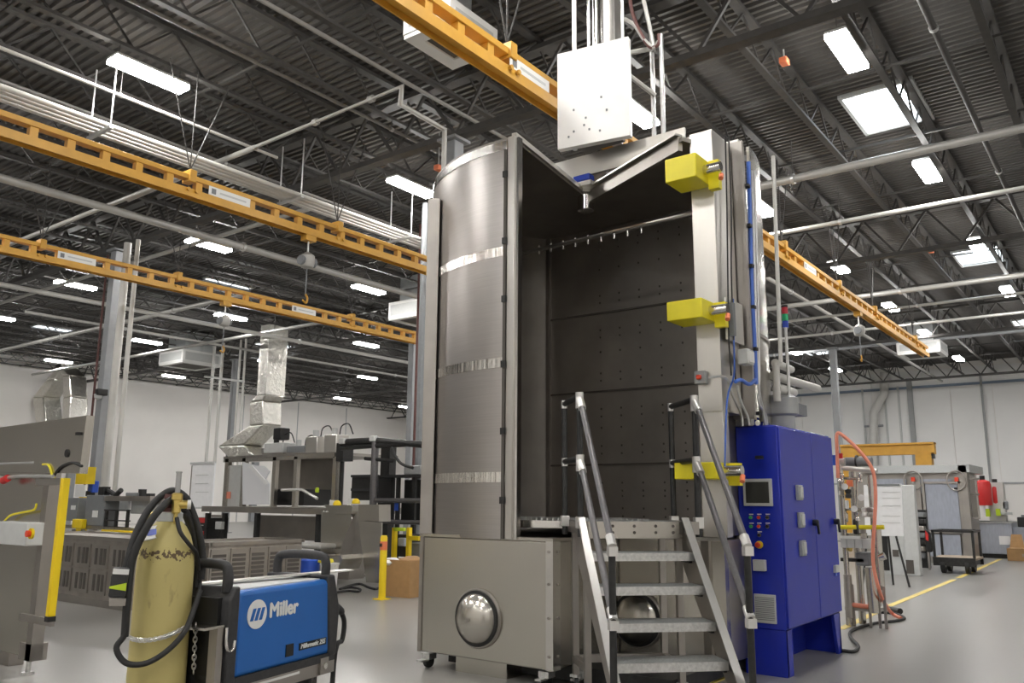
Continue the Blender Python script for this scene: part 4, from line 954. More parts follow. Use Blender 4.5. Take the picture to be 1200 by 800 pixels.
# red tool chest
t = fth('tool_chest', 'red tool chest with black drawers behind the gas cylinder', 'tool chest', 226, 12.5)
a = ony(218, 606, 12.5); b = ony(243, 612, 12.5)
MB().bx(a.x, b.x, 12.5, 13.1, .12, a.z).build('body', 'black_steel', t); MB().bx(a.x, b.x, 12.47, 12.5, a.z-.12, a.z).build('lid', 'red', t)
for k in range(3): z = a.z-.22-k*.16; dd = MB().bx(a.x+.03, b.x-.03, 12.46, 12.5, z-.06, z+.06).build('drawer', 'red' if k == 1 else 'black', t); MB().bx(a.x+.1, b.x-.1, 12.44, 12.46, z+.03, z+.05).build('handle', 'light_grey', dd)
for xx in (a.x+.08, b.x-.08): MB().cyl((xx, 12.7, .06), (xx+.04, 12.7, .06), .06, 10).build('caster', 'rubber', t)
# whiteboard
t = fth('whiteboard', 'whiteboard with faint notes on a stand behind the gas cylinder', 'whiteboard', 235, 15.0)
fbox(t, 'board', 'paper', 224, 543, 250, 594, 15.0, .04); fbox(t, 'frame_top', 'light_grey', 223, 541, 251, 543.5, 14.98, .06); fbox(t, 'frame_bottom', 'light_grey', 223, 594, 251, 596, 14.98, .06)
for py in (556, 566, 576): fbox(t, 'note_line', 'light_grey', 229, py, 244, py+.7, 14.99, .01)
down(t, 'stand_leg', 'steel_dull', 225, 545, 15.02, .05); down(t, 'stand_leg', 'steel_dull', 250, 545, 15.02, .05)
# framed stainless cabinet
Y2 = 12.6
FC = fth('framed_cabinet', 'open stainless framed cabinet on a raised bench with hanging white sheet', 'machine frame', 320, Y2)
fbox(FC, 'top_beam', 'steel_panel', 345, 531, 392, 537, Y2, .12); fbox(FC, 'top_beam', 'steel_panel', 262, 536, 345, 540, Y2, .1)
fbox(FC, 'roof_plate', 'steel_dull', 262, 532, 392, 535, Y2, 2.0)
for px in (264, 284, 320, 345, 391): fbox(FC, 'upright', 'steel_panel', px-2, 535, px+2, 597, Y2, .1)
fbox(FC, 'side_plate', 'steel_dull', 322, 538, 343, 574, Y2+1.0, .05); fbox(FC, 'side_plate', 'steel_dull', 347, 538, 389, 585, Y2+1.3, .05)
fbox(FC, 'glass_door', 'light_grey', 266, 545, 283, 593, Y2+.05, .03); fbox(FC, 'pink_tag', 'hose_orange', 265, 576, 270, 584, Y2+.02, .01)
fbox(FC, 'dark_tray', 'black', 322, 573, 356, 592, Y2+.3, .8)
MB().tube([ony(330, 574, Y2), ony(354, 573.5, Y2), ony(372, 584, Y2)], .035, 6).build('tray_edge', 'aluminium', FC)
fbox(FC, 'bench_slab', 'steel_dull', 236, 594, 385, 601, Y2-.4, 2.4)
for px in (242, 262, 300, 372): down(FC, 'bench_leg', 'black_steel', px, 601, Y2-.3, .10, .1)
fbox(FC, 'bench_panel', 'steel_dull', 300, 604, 372, 632, Y2+.6, .06); fbox(FC, 'bench_panel', 'steel_dull', 244, 603, 262, 630, Y2+.8, .06)
fbox(FC, 'junction_box', 'light_grey', 252, 611, 259, 620, Y2-.42, .1, .01)
MB().prism([ony(x, y, Y2-.03) for x, y in ((284, 541), (298, 545), (309, 546), (316, 552), (311, 561), (315, 567), (315, 591), (284, 591))], (0, .03, 0)).build('white_sheet', 'sheet_film', FC)
MB().prism([ony(x, y, Y2-.05) for x, y in ((291, 547), (295, 545), (314, 566), (311, 568))], (0, .02, 0)).build('sheet_fold', 'paper', FC)
fbox(FC, 'cable_reel', 'lime', 369, 571, 372, 577, Y2+.05, .06, .02)
def pump(lab, px, w_, h_, mat, extra=None):
    t = fth('pump_unit', lab, 'pump', px, Y2+.5, 'pumps on the framed cabinet'); z0 = ony(px, 532, Y2+.5).z
    t.location.z = z0; ORG[t.name] = Vector(t.location)
    p = ony(px, 530, Y2+.5); s_ = w_
    MB().bx(p.x-s_/2, p.x+s_/2, Y2+.5, Y2+.9, z0+.02, z0+h_).build('housing', mat, t, bevel=.02)
    MB().cyl((p.x-s_*.2, Y2+.7, z0+h_), (p.x-s_*.2, Y2+.7, z0+h_+.16), .07, 12).build('cap', 'black' if extra else 'light_grey', t)
    MB().bx(p.x-s_/2-.03, p.x+s_/2+.03, Y2+.48, Y2+.92, z0, z0+.04).build('mounting_foot', 'steel_dull', t)
    if extra: MB().bx(p.x-.12, p.x+.18, Y2+.55, Y2+.85, z0+h_+.08, z0+h_+.38).build('motor', 'black', t, bevel=.03)
    MB().tube(curve([(p.x+.1, Y2+.7, z0+h_), (p.x+.16, Y2+.7, z0+h_+.2), (p.x+.4, Y2+.7, z0+h_+.24), (p.x+.56, Y2+.7, z0+h_)], 5), .015, 6).build('hose', 'rubber', t)
pump('squat grey pump with black motor at the left of the cabinet top', 320, .75, .28, 'light_grey', True)
pump('dark low pump second from left on the cabinet top', 346, .7, .2, 'mid_grey'); pump('boxy steel pump third from left on the cabinet top', 364, .42, .42, 'steel_column'); pump('boxy steel pump at the right end of the cabinet top', 386, .42, .46, 'steel_column')
# foil ducts on the wall side
def duct(label, px):
    Y = 20.0; t = fth('foil_duct', label, 'duct', px[0][0], Y, 'foil-wrapped ducts'); t.location.z = ony(*px[0][:2], Y).z; ORG[t.name] = Vector(t.location)
    for i in range(len(px)-1):
        a, b = px[i], px[i+1]; P, Q = ony(a[0], a[1], Y), ony(b[0], b[1], Y)
        MB().prism([P-Vector((a[2], 0, 0)), P+Vector((a[2], 0, 0)), Q+Vector((b[2], 0, 0)), Q-Vector((b[2], 0, 0))], (0, .9, 0)).build('duct_section', 'foil', t, bevel=.06)
    P = ony(px[-1][0], px[-1][1], Y); MB().bx(P.x-.28, P.x+.28, Y, Y+.9, P.z, 8.26).build('duct_riser', 'foil', t)
    return t
duct('silver foil duct above the left stainless machine hood', [(48, 500, .55), (44, 465, .6), (58, 445, .5), (68, 432, .3)])
duct('silver foil duct leg right of the first duct', [(76, 498, .38), (78, 465, .40), (77, 440, .35), (68, 430, .3)])
duct('silver foil duct elbow above the framed cabinet', [(286, 540, .8), (270, 522, .9), (300, 498, .45), (300, 470, .42), (306, 462, .3)])
# steel pipes hung near the second column
for i, px in enumerate((246, 256, 277, 283)): p = ony(px, 480, 21.8); single('drop_pipe', MB().tube([(p.x, 21.8, ony(px, 545, 21.8).z), (p.x, 21.8, 8.4)], .07 if i < 2 else .05, 8), 'pipe_white', f'white drop pipe, {ORD[i] if i else "leftmost"} of four around the far column', 'pipe', group='drop pipes at the far column')
single('pipe_bracket', MB().cyl(ony(240, 441, 21.7), ony(286, 447, 21.7), .05, 8), 'conduit', 'horizontal pipe bracket across the far column', 'bracket')
# black pipe frame machine
Y3 = 12.2
BF = fth('black_pipe_frame', 'black pipe frame machine with dark panels left of the washer', 'machine', 440, Y3)
def fpipe(a, b, r, mat='black_steel', Y=Y3, nm='frame_pipe'): MB().cyl(ony(*a, Y), ony(*b, Y), r, 10).build(nm, mat, BF)
fpipe((400, 518), (440, 516), .07); fpipe((440, 516), (496, 521), .07); fpipe((400, 525), (440, 522), .05); fpipe((440, 522), (496, 519), .06)
p = ony(440, 516, Y3); MB().cyl((p.x, Y3, 0), (p.x, Y3, p.z), .075, 10).build('frame_post', 'rail_grey', BF)
p = ony(402, 517, Y3+.6); MB().cyl((p.x, Y3+.6, 0), (p.x, Y3+.6, p.z), .05, 10).build('frame_post', 'black_steel', BF)
p = ony(452, 520, Y3+1.0); MB().bx(p.x-.14, p.x+.14, Y3+1.0, Y3+1.2, 0, p.z).build('mast_post', 'black_steel', BF)
for px, py in ((440, 514), (404, 517)): p = ony(px, py, Y3); MB().box((p.x, Y3-.05, p.z), (.16, .12, .12)).build('pipe_fitting', 'light_grey', BF, bevel=.02)
fbox(BF, 'dark_panel', 'black_steel', 412, 557, 440, 586, Y3+.5, .1); fbox(BF, 'panel_flange', 'dark_plastic', 411, 556, 440, 559, Y3+.45, .1); fbox(BF, 'panel_flange', 'dark_plastic', 411, 572, 440, 575, Y3+.45, .1)
fbox(BF, 'dark_panel', 'black', 443, 557, 458, 612, Y3+.4, .1); fbox(BF, 'shelf', 'black_steel', 442, 556, 495, 559, Y3+.2, .6)
fbox(BF, 'dark_panel', 'black', 474, 562, 493, 586, Y3+.6, .1); fbox(BF, 'dark_panel', 'black', 470, 588, 494, 612, Y3+.6, .1)
fpipe((440, 586), (495, 586.5), .05, 'rail_grey'); fpipe((440, 611), (495, 612), .045, 'rail_grey'); fpipe((428, 537), (462, 540), .04)
for px in (485, 466): p = ony(px, 557, Y3+.3); MB().bx(p.x-.04, p.x+.04, Y3+.3, Y3+.36, 0, p.z).build('frame_post', 'black_steel', BF)
ftube(BF, 'black_cable', 'rubber', [(459, 524), (462, 532), (468, 541), (474, 545), (484, 548)], Y3-.1, .03)
fbox(BF, 'motor_cover', 'grey_paint', 473, 545, 493, 556, Y3+.3, .5, .02); fbox(BF, 'side_box', 'black_steel', 394, 519, 402, 540, Y3+.3, .3)
fbox(BF, 'blue_label', 'blue_plastic', 462, 588, 466, 598, Y3+.1, .02)
# pipe near the washer's left flank
p = ony(487, 470, 14.0); single('red_riser_pipe', MB().tube([(p.x, 14, 0), (p.x, 14, 8)], .035, 8), 'maroon', 'thin dark red riser pipe just left of the washer', 'pipe')
p = ony(492, 470, 13.0); single('grey_riser_pipe', MB().tube([(p.x, 13, 0), (p.x, 13, 8)], .07, 8), 'mid_grey', 'grey riser pipe touching the left outline of the washer', 'pipe')
# leaning stainless sheets and hood parts
Y4 = 11.3
t = fth('curved_sheet', 'large curved stainless sheet standing behind the bucket', 'metal sheet', 395, Y4)
pts = [(376, 598), (412, 600), (414, 612), (408, 640), (398, 676), (374, 672), (375, 630)]
MB().prism([ony(x, y, Y4) for x, y in pts], (0, .5, 0)).build('sheet', 'steel_panel', t, bevel=.03)
MB().prism([ony(x, y, Y4-.1) for x, y in ((380, 591), (413, 592), (412, 602), (386, 602))], (0, .5, 0)).build('top_rail', 'steel_panel', t)
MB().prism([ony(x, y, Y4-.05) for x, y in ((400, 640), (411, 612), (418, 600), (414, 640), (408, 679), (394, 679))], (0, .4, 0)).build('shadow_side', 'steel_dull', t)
t = fth('flat_sheet', 'flat stainless sheet leaning next to the yellow bollard', 'metal sheet', 434, Y4-.4)
MB().prism([ony(x, y, Y4-.4) for x, y in ((420, 610), (447, 612), (445, 683), (429, 682))], (0, .03, 0)).build('sheet', 'steel_panel', t)
MB().prism([ony(x, y, Y4-.3) for x, y in ((420, 591), (444, 591), (444, 611), (420, 611))], (0, .3, 0)).build('upper_box', 'steel_panel', t)
t = fth('sheet_trough', 'open stainless trough lying in front of the curved sheet', 'trough', 385, 10.4)
MB().prism([ony(x, y, 10.4) for x, y in ((354, 661), (399, 650), (401, 655), (396, 668), (372, 674), (362, 668))], (0, .5, 0)).build('trough', 'steel_panel', t)
MB().prism([ony(x, y, 10.35) for x, y in ((360, 660), (384, 655), (380, 660), (368, 662))], (0, .02, 0)).build('lining', 'aluminium', t)
t = fth('hydraulic_press', 'dark upright hydraulic post between the stainless sheets', 'machine post', 416, 12.0)
p = ony(416, 592, 12.0); MB().bx(p.x-.12, p.x+.12, 12.0, 12.25, 0, p.z).build('post', 'black_steel', t); MB().cyl((p.x, 11.9, 0.4), (p.x, 11.9, 1.2), .09, 12).build('cylinder', 'mid_grey', t); fbox(t, 'foot_plate', 'steel_dull', 408, 673, 428, 678, 11.9, .4)
for lab, px, py in (('yellow hard-hat shaped cover on the right bench end', 417, 583), ('yellow cover with white part on the stainless sheet top', 395, 585)):
    t = fth('yellow_cover', lab, 'machine cover', px, 11.2); t.location.z = ony(px, py+7, 11.2).z; ORG[t.name] = Vector(t.location); c = ony(px, py+7, 11.2)
    MB().lathe([(.08, 0), (.08, .04), (.055, .08), (.015, .10)], c, 14).build('dome', 'safety_yellow', t); MB().box(c+Vector((-.12, 0, .05)), (.12, .08, .10)).build('bracket', 'white', t)
# stacked ribbed parts and blue drums by the crate
t = fth('stacked_bags', 'stack of folded grey sacks beyond the slotted crate', 'sacks', 360, 10.9)
for k in range(4):
    z0 = ony(360, 632+k*12+11, 10.9).z; a, b = ony(344, 640, 10.9), ony(375, 640, 10.9)
    MB().bx(a.x, b.x, 10.9, 11.4, max(0.02, z0), z0+.10).build('sack', 'steel_dull' if k % 2 else 'pipe_grey', t, bevel=.04)
for lab, px in (('dark blue drum left of the white bucket', 352), ('dark blue drum seen through the welder handle', 340)):
    p = ony(px, 676, 9.6); t = thing('blue_drum', lab, 'drum', (p.x, 9.8, 0)); MB().lathe([(.15, 0), (.16, .03), (.16, .22), (.165, .23), (.16, .24), (.16, .46), (.14, .48)], (p.x, 9.8, 0), 20).build('body', 'blue_plastic', t); MB().cyl((p.x+.06, 9.8, .48), (p.x+.06, 9.8, .51), .03, 10).build('bung', 'black', t)
p = onz(385, 690, 0); t = thing('white_bucket', 'white plastic bucket with yellow rim item behind the welder', 'bucket', (p.x, p.y, 0))
MB().lathe([(.13, 0), (.155, .40), (.165, .40), (.165, .43), (.15, .43)], (p.x, p.y, 0), 20).build('pail', 'white', t); MB().lathe([(.12, .43), (.14, .44), (.12, .49), (.05, .5)], (p.x-.1, p.y, 0), 14).build('contents', 'yellow', t)
MB().tube([Vector((p.x+.16*math.cos(k*.35), p.y-.05*math.sin(k*.35), .41-.1*math.sin(k*.35))) for k in range(10)], .006, 5).build('handle', 'conduit', t)
single('floor_cable', MB().tube(curve([onz(x, y, .02) for x, y in ((398, 690), (410, 686), (422, 684), (432, 688), (440, 690), (446, 688))], 5), .02, 7), 'rubber', 'black cable lying on the floor left of the bollard', 'cable')
single('floor_cable', MB().tube(curve([onz(x, y, .02) for x, y in ((393, 694), (408, 692), (420, 693), (422, 690), (412, 688), (400, 689))], 5), .018, 7), 'rubber', 'looped black cable on the floor beside the white bucket', 'cable')
# bollard
p = onz(447.5, 702, 0); t = thing('bollard', 'yellow safety bollard with orange band on the workshop floor', 'bollard', (p.x, p.y, 0))
hb = 1.5+(ony(448, 627, p.y).z-1.5); MB().lathe([(.05, 0), (.055, .0), (.055, hb-.03), (.04, hb), (.01, hb)], (p.x, p.y, 0), 18).build('post', 'safety_yellow', t)
MB().cyl((p.x, p.y, hb-.22), (p.x, p.y, hb-.09), .057, 18).build('band', 'orange', t); MB().box((p.x, p.y, .006), (.2, .2, .012)).build('base_plate', 'safety_yellow', t)
for k in (0, 1): MB().bx(p.x-.03+k*.03, p.x-.01+k*.03, p.y-.062, p.y-.05, hb-.17, hb-.12).build('band_mark', 'black', t)
# cardboard bin and yellow stand behind the washer
p = onz(466, 700, 0); t = thing('cardboard_box', 'large open cardboard box between the bollard and the washer', 'box', (p.x, p.y, 0))
cx_, cy_, hh = p.x-.1, p.y+.35, .56
for s_ in (-1, 1): MB().bx(cx_+s_*.29-.01, cx_+s_*.29+.01, cy_-.29, cy_+.29, 0, hh).build('side_panel', 'cardboard', t); MB().bx(cx_-.29, cx_+.29, cy_+s_*.29-.01, cy_+s_*.29+.01, 0, hh).build('side_panel', 'cardboard', t)
MB().bx(cx_-.27, cx_+.27, cy_-.27, cy_+.27, 0, .48).build('contents', 'cardboard', t)
t = thing('scrap_bag', 'crumpled white and brown packing on the cardboard box', 'packing', (cx_, cy_, hh-.1)); MB().lathe([(.12, 0), (.22, .05), (.2, .12), (.08, .17)], (cx_+.05, cy_, hh-.12), 9).build('wrap', 'cardboard', t); MB().lathe([(.1, 0), (.16, .05), (.08, .12)], (cx_-.2, cy_-.2, hh-.1), 7).build('film', 'white', t)
Y5 = 11.5
t = fth('yellow_stand', 'yellow steel parts stand behind the cardboard box', 'stand', 468, Y5)
for px in (461, 478): p = ony(px, 618, Y5); MB().bx(p.x-.035, p.x+.035, Y5, Y5+.08, 0, p.z).build('post', 'safety_yellow', t)
fbox(t, 'cross_beam', 'lime', 461, 618, 473, 622, Y5, .06); fbox(t, 'cross_beam', 'safety_yellow', 478, 628, 490, 633, Y5, .1); fbox(t, 'machine_block', 'black_steel', 463, 626, 477, 652, Y5+.2, .4); fbox(t, 'machine_block', 'mid_grey', 480, 636, 492, 655, Y5+.2, .4, .02)
fbox(t, 'side_plate', 'film_steel', 466, 630, 474, 640, Y5+.1, .1, .02)
# ------------------------------------------------------------------ right background
Y6 = 11.2
PS = fth('piping_skid', 'stainless piping skid with valves behind the blue cabinet', 'piping skid', 1005, Y6)
def rp(a, b, r, mat='steel_panel', Y=Y6, nm='pipe'): return MB().cyl(ony(*a, Y), ony(*b, Y), r, 12).build(nm, mat, PS)
def rv(px, py, r, mat, Y=Y6, nm='pipe', bot=0.0): p = ony(px, py, Y); return MB().cyl((p.x, Y, bot), (p.x, Y, p.z), r, 12).build(nm, mat, PS)
rv(1019, 555, .032, 'steel_panel', Y6+.1, 'pipe', .25); rv(984, 540, .035, 'steel_panel'); rv(999, 552, .045, 'steel_panel', Y6+.3)
rp((986, 548), (1028, 552), .032, 'fitting'); rp((984, 541), (990, 541), .05, 'fitting')
MB().cyl(ony(991, 541, Y6+.1), ony(1022, 541, Y6+.1), .06, 14).build('actuator', 'mid_grey', PS); MB().cyl(ony(1003, 540, Y6+.1), ony(1005, 540, Y6+.1), .075, 14).build('actuator_band', 'black', PS)
fbox(PS, 'valve_handle', 'blue_plastic', 975, 533, 979, 545, Y6-.1, .03); fbox(PS, 'valve_handle', 'red', 983, 531, 987, 537, Y6-.1, .03); fbox(PS, 'valve_handle', 'orange', 992, 562, 999, 570, Y6-.1, .03)
MB().lathe([(.05, 0), (.09, .02), (.09, .05), (.05, .07)], ony(1018, 556, Y6+.1), 14).build('flange', 'steel_dull', PS)
MB().cyl(ony(985, 617.5, Y6-.1), ony(1003, 617.5, Y6-.1), .028, 10).build('yellow_handle', 'yellow', PS); MB().cyl(ony(1007, 617.5, Y6-.1), ony(1036, 617.5, Y6-.1), .028, 10).build('yellow_handle', 'yellow', PS)
fbox(PS, 'valve_body', 'black_steel', 999, 608, 1004, 626, Y6-.05, .12, .02); fbox(PS, 'valve_body', 'steel_bright', 986, 600, 992, 612, Y6, .1, .02)
fbox(PS, 'gauge', 'white', 990, 586, 994, 596, Y6-.05, .04, .01); fbox(PS, 'pump_body', 'black', 984, 590, 990, 600, Y6, .12, .02)
fbox(PS, 'cable_tray', 'light_grey', 985, 631, 1019, 642, Y6-.1, .2); fbox(PS, 'tray_lip', 'white', 985, 628, 1008, 631, Y6-.12, .05)
for px in (992, 1001, 1010): fbox(PS, 'tray_rib', 'grey_paint', px, 632, px+.6, 642, Y6-.11, .01)
fbox(PS, 'pump_motor', 'mid_grey', 1002, 647, 1019, 663, Y6, .2, .02); fbox(PS, 'motor_base', 'black_steel', 985, 654, 1012, 658, Y6, .2)
MB().cyl((ony(1027, 620, Y6+.1).x, Y6+.1, .45), ony(1027, 619, Y6+.1), .055, 14).build('tank_tube', 'steel_panel', PS)
MB().cyl((ony(1020, 650, Y6).x, Y6, .18), ony(1020, 665, Y6), .07, 14).build('filter_tube', 'steel_panel', PS)
rv(993, 673, .05, 'steel_dull', Y6, 'filter_tube', .1)
MB().cyl(ony(1031, 653, Y6-.1), ony(1037, 651, Y6-.1), .045, 14).build('gate_valve', 'steel_bright', PS)
for px in (999, 1018, 1029, 1036, 991): p = ony(px, 700, Y6); MB().bx(p.x-.015, p.x+.015, Y6, Y6+.03, 0, .5).build('leg', 'steel_dull', PS)
fbox(PS, 'base_plate', 'steel_dull', 990, 712, 1030, 716, Y6, .3); rp((996, 708), (1026, 712), .03, 'hose_orange')
for px, py, r_, mm in ((986, 560, .035, 'steel_bright'), (986, 575, .03, 'steel_dull'), (994, 578, .04, 'black_steel'), (1008, 560, .03, 'steel_bright'), (1013, 600, .035, 'white'), (1005, 605, .03, 'steel_bright'), (996, 640, .03, 'brass'), (1012, 625, .035, 'steel_dull'), (1020, 600, .045, 'steel_dull')):
    MB().lathe([(r_*.6, -.06), (r_, -.05), (r_, -.02), (r_*.7, 0), (r_, .02), (r_, .05), (r_*.6, .06)], ony(px, py, Y6-.05), 12).build('valve', mm, PS)
for px, py in ((990, 570), (1009, 583), (1001, 596)): MB().cyl(ony(px, py, Y6-.12), ony(px, py, Y6-.08), .04, 14).build('gauge', 'white', PS)
for a_, b_ in (((988, 560), (1008, 561)), ((986, 596), (1020, 598)), ((992, 626), (1016, 626)), ((1004, 560), (1004, 600)), ((990, 640), (1027, 640))): rp(a_, b_, .018, 'steel_panel', Y6+.05)
# hoses
p0 = [ony(980, 505, Y6-.2), ony(984, 508, Y6-.2)]
single('orange_hose', MB().tube(curve([ony(x, y, 11.0) for x, y in ((982, 560), (981, 530), (981, 508), (990, 512), (1005, 526), (1018, 542), (1024, 556), (1026, 580), (1025, 610), (1023, 640), (1024, 665), (1030, 690))]+[onz(1036, 705, .3), onz(1045, 718, .04), onz(1056, 724, .02)], 6), .022, 8), 'hose_orange', 'orange hose looping down from the piping skid to the floor', 'hose')
single('black_floor_hose', MB().tube(curve([onz(x, y, .018) for x, y in ((987, 762), (1000, 763), (1006, 757), (998, 748), (996, 741), (1004, 736), (1025, 730), (1050, 727), (1060, 724), (1050, 719), (1030, 717))], 6), .018, 8), 'rubber', 'black hose snaking over the floor beside the blue cabinet', 'hose')
single('hose_nozzle', MB().tube([onz(1043, 713, .05), onz(1055, 716, .05)], [.03, .04], 10), 'black', 'black hose nozzle end lying on the floor', 'nozzle')
# whiteboard on an easel
EZ = 17.0
t = fth('flip_chart', 'white flip chart on a black easel beside the orange hose', 'easel', 1035, EZ)
MB().prism([ony(x, y, EZ) for x, y in ((1012, 568), (1056, 566.5), (1059, 628), (1014, 627))], (0, .04, 0)).build('board', 'paper', t)
for py in (576, 583, 592, 604, 612): fbox(t, 'note_line', 'light_grey', 1034, py, 1055, py+.6, EZ-.01, .008)
fbox(t, 'clip', 'mid_grey', 1016, 567, 1054, 569, EZ-.02, .03)
for a, b in (((1041, 628), (1047, 685)), ((1050, 628), (1066, 688)), ((1016, 628), (1011, 686))): MB().cyl(ony(*a, EZ+.06), onz(*b, .0), .02, 8).build('leg', 'black_steel', t)
# grey machine cabinet and booth
GY = 19.6
t = fth('grey_cabinet', 'tall light grey machine cabinet with dark square opening', 'cabinet', 1065, GY)
a, b = ony(1031, 600, GY), ony(1077, 600, GY); z1 = ony(1065, 568, GY).z
MB().bx(ony(1057, 600, GY).x, ony(1073, 600, GY).x, GY, GY+.22, 0, z1).build('body', 'light_grey', t, bevel=.015); MB().bx(a.x, ony(1057, 600, GY).x, GY+.1, GY+.8, 0, ony(1045, 628, GY).z).build('lower_body', 'light_grey', t)
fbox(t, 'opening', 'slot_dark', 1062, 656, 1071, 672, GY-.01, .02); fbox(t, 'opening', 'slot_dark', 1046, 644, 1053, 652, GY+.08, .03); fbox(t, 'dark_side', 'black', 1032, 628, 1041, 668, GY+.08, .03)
BYY = 24.0
t = fth('stainless_booth', 'stainless booth with film-covered doors behind the platform cart', 'booth', 1080, BYY)
fbox(t, 'body', 'steel_dull', 998, 552, 1132, 661, BYY+.2, 2.0); fbox(t, 'roof_edge', 'galvanised', 1006, 545, 1136, 554, BYY, 2.2)
fbox(t, 'header_beam', 'steel_dull', 1020, 558, 1132, 580, BYY+.15, .1); fbox(t, 'header_panel', 'film_steel', 1022, 561, 1062, 578, BYY+.1, .1); fbox(t, 'header_panel', 'film_steel', 1078, 561, 1115, 578, BYY+.1, .1)
for px in (1078, 1129): fbox(t, 'door_post', 'steel_dull', px-3.5, 558, px+3.5, 655, BYY+.05, .15)
dd = fbox(t, 'door', 'film_steel', 1086, 567, 1124, 621, BYY+.03, .06); fbox(t, 'handle', 'black', 1118, 571, 1122, 574, BYY, .05)
for q_ in ((1082, 564, 1128, 566.5), (1082, 622, 1128, 624.5), (1082, 564, 1085, 624), (1125, 564, 1128, 624)): fbox(t, 'door_frame', 'steel_dull', *q_, BYY-.01, .08)
fbox(t, 'lower_door', 'film_steel', 1083, 626, 1126, 652, BYY+.05, .05); fbox(t, 'corner_column', 'steel_dull', 1127, 545, 1137, 655, BYY, .2)
for px in (1070, 1121): MB().cyl(ony(px, 566, BYY), ony(px, 564, BYY), .02, 6).build('hinge', 'zinc', t); c = ony(px, 563, BYY); k = MB().tube([(c.x+.22*math.cos(i*.4), BYY-.03, c.z+.25*math.sin(i*.4)) for i in range(16)], .02, 6, True).build('clamp_wheel', 'steel_dull', t); fbox(t, 'red_clamp', 'stop_red', px-2.5, 559, px+2, 564, BYY-.05, .05)
for px in (1137, 1145): fbox(t, 'side_frame', 'steel_dull', px-.8, 555, px+.8, 608, BYY+.3, .1)
for py in (560, 578, 606): fbox(t, 'side_frame', 'steel_dull', 1136, py, 1147, py+2, BYY+.3, .1)
# storage rack strip between cabinet and booth
t = fth('parts_rack', 'narrow dark rack of fittings beside the grey cabinet', 'rack', 1083, 22.0)
for k in range(7): fbox(t, 'fitting', ('mid_grey', 'black_steel', 'steel_dull')[k % 3], 1074, 600+k*8, 1083, 606+k*8, 22.0, .3, .02)
p = ony(1078, 597, 22.2); MB().bx(p.x-.1, p.x+.12, 22.2, 22.35, 0, p.z).build('backboard', 'black_steel', t)
t = fth('hanging_jacket', 'dark jacket with red trim hanging by the rack', 'jacket', 1089, 21.5)
MB().prism([ony(x, y, 21.5) for x, y in ((1084, 619), (1089, 624), (1093, 640), (1092, 647), (1086, 647), (1083, 630))], (0, .15, 0)).build('coat', 'black', t, bevel=.03); MB().prism([ony(x, y, 21.48) for x, y in ((1084, 621), (1088, 626), (1088, 634), (1085, 632))], (0, .02, 0)).build('trim', 'red', t)
down(t, 'stand', 'steel_dull', 1087, 640, 21.6, .04)
# platform cart
a = onz(1101, 671, 0); CY = a.y; CT = thing('platform_cart', 'wooden platform cart with black pipe frame and rubber wheels', 'cart', (a.x+.6, CY+.4, 0))
x0, x1 = ony(1094, 655, CY).x, ony(1144, 655, CY).x; zt = ony(1118, 653, CY).z; zu = ony(1118, 621, CY).z
MB().bx(x0, x1, CY-.05, CY+.95, zt-.05, zt).build('deck', 'wood', CT); MB().bx(x0, x1, CY-.07, CY-.05, zt-.18, zt).build('side_rail', 'black_steel', CT); MB().bx(x0, x1, CY+.95, CY+.97, zt-.18, zt).build('side_rail', 'black_steel', CT)
MB().bx(x0+.05, x1-.05, CY, CY+.9, zt-.16, zt-.05).build('under_frame', 'black_steel', CT)
for xx in (x0+.18, x1-.18):
    for yy in (CY+.08, CY+.78): k = MB().cyl((xx-.04, yy, .17), (xx+.04, yy, .17), .17, 16).build('wheel', 'rubber', CT); MB().cyl((xx-.045, yy, .17), (xx+.045, yy, .17), .05, 10).build('wheel_hub', 'light_grey', k); MB().bx(xx-.06, xx+.06, yy-.06, yy+.06, .2, zt-.1).build('fork', 'black_steel', k)
for xx in (x0+.03, x1-.03):
    for yy in (CY, CY+.9): MB().bx(xx-.025, xx+.025, yy-.025, yy+.025, zt, zu).build('frame_post', 'black_steel', CT)
for yy in (CY, CY+.9): MB().bx(x0, x1, yy-.025, yy+.025, zu-.05, zu).build('frame_bar', 'black_steel', CT)
for xx in (x0+.03, x1-.03): MB().bx(xx-.025, xx+.025, CY, CY+.9, zu-.05, zu).build('frame_bar', 'black_steel', CT)
# film-covered tank at the right edge
TY = 27.5
t = fth('film_tank', 'long film-covered steel tank at the right edge', 'tank', 1170, TY)
a, b = ony(1137, 630, TY), ony(1187, 630, TY); z1 = ony(1165, 611, TY).z; z2 = ony(1195, 618, TY).z
MB().bx(a.x, b.x, TY, TY+1.4, .12, z1).build('body', 'film_steel', t, bevel=.01); MB().bx(b.x, b.x+1.6, TY+.2, TY+1.4, .12, z2).build('body', 'film_steel', t, bevel=.01)
MB().bx(a.x-.03, b.x+.03, TY-.03, TY+1.43, z1-.04, z1).build('rim', 'galvanised', t); MB().bx(a.x+.1, b.x-.1, TY+.05, TY+1.3, 0, .12).build('skid', 'black_steel', t)
fbox(t, 'paper_label', 'paper', 1171, 628, 1184, 638, TY-.01, .01)
def bottle(lab, px, mat, top, bot, Y):
    t = fth('welding_gas_bottle', lab, 'gas bottle', px, Y); z0, z1 = ony(px, bot, Y).z, ony(px, top, Y).z; t.location.z = z0; ORG[t.name] = Vector(t.location); p = ony(px, bot, Y)
    MB().lathe([(.2, z0), (.21, z0+.03), (.21, z1-.12), (.18, z1-.04), (.08, z1)], (p.x, Y, 0), 18).build('body', mat, t); MB().cyl((p.x, Y, z1-.02), (p.x, Y, z1+.12), .07, 10).build('valve_cap', 'black', t)
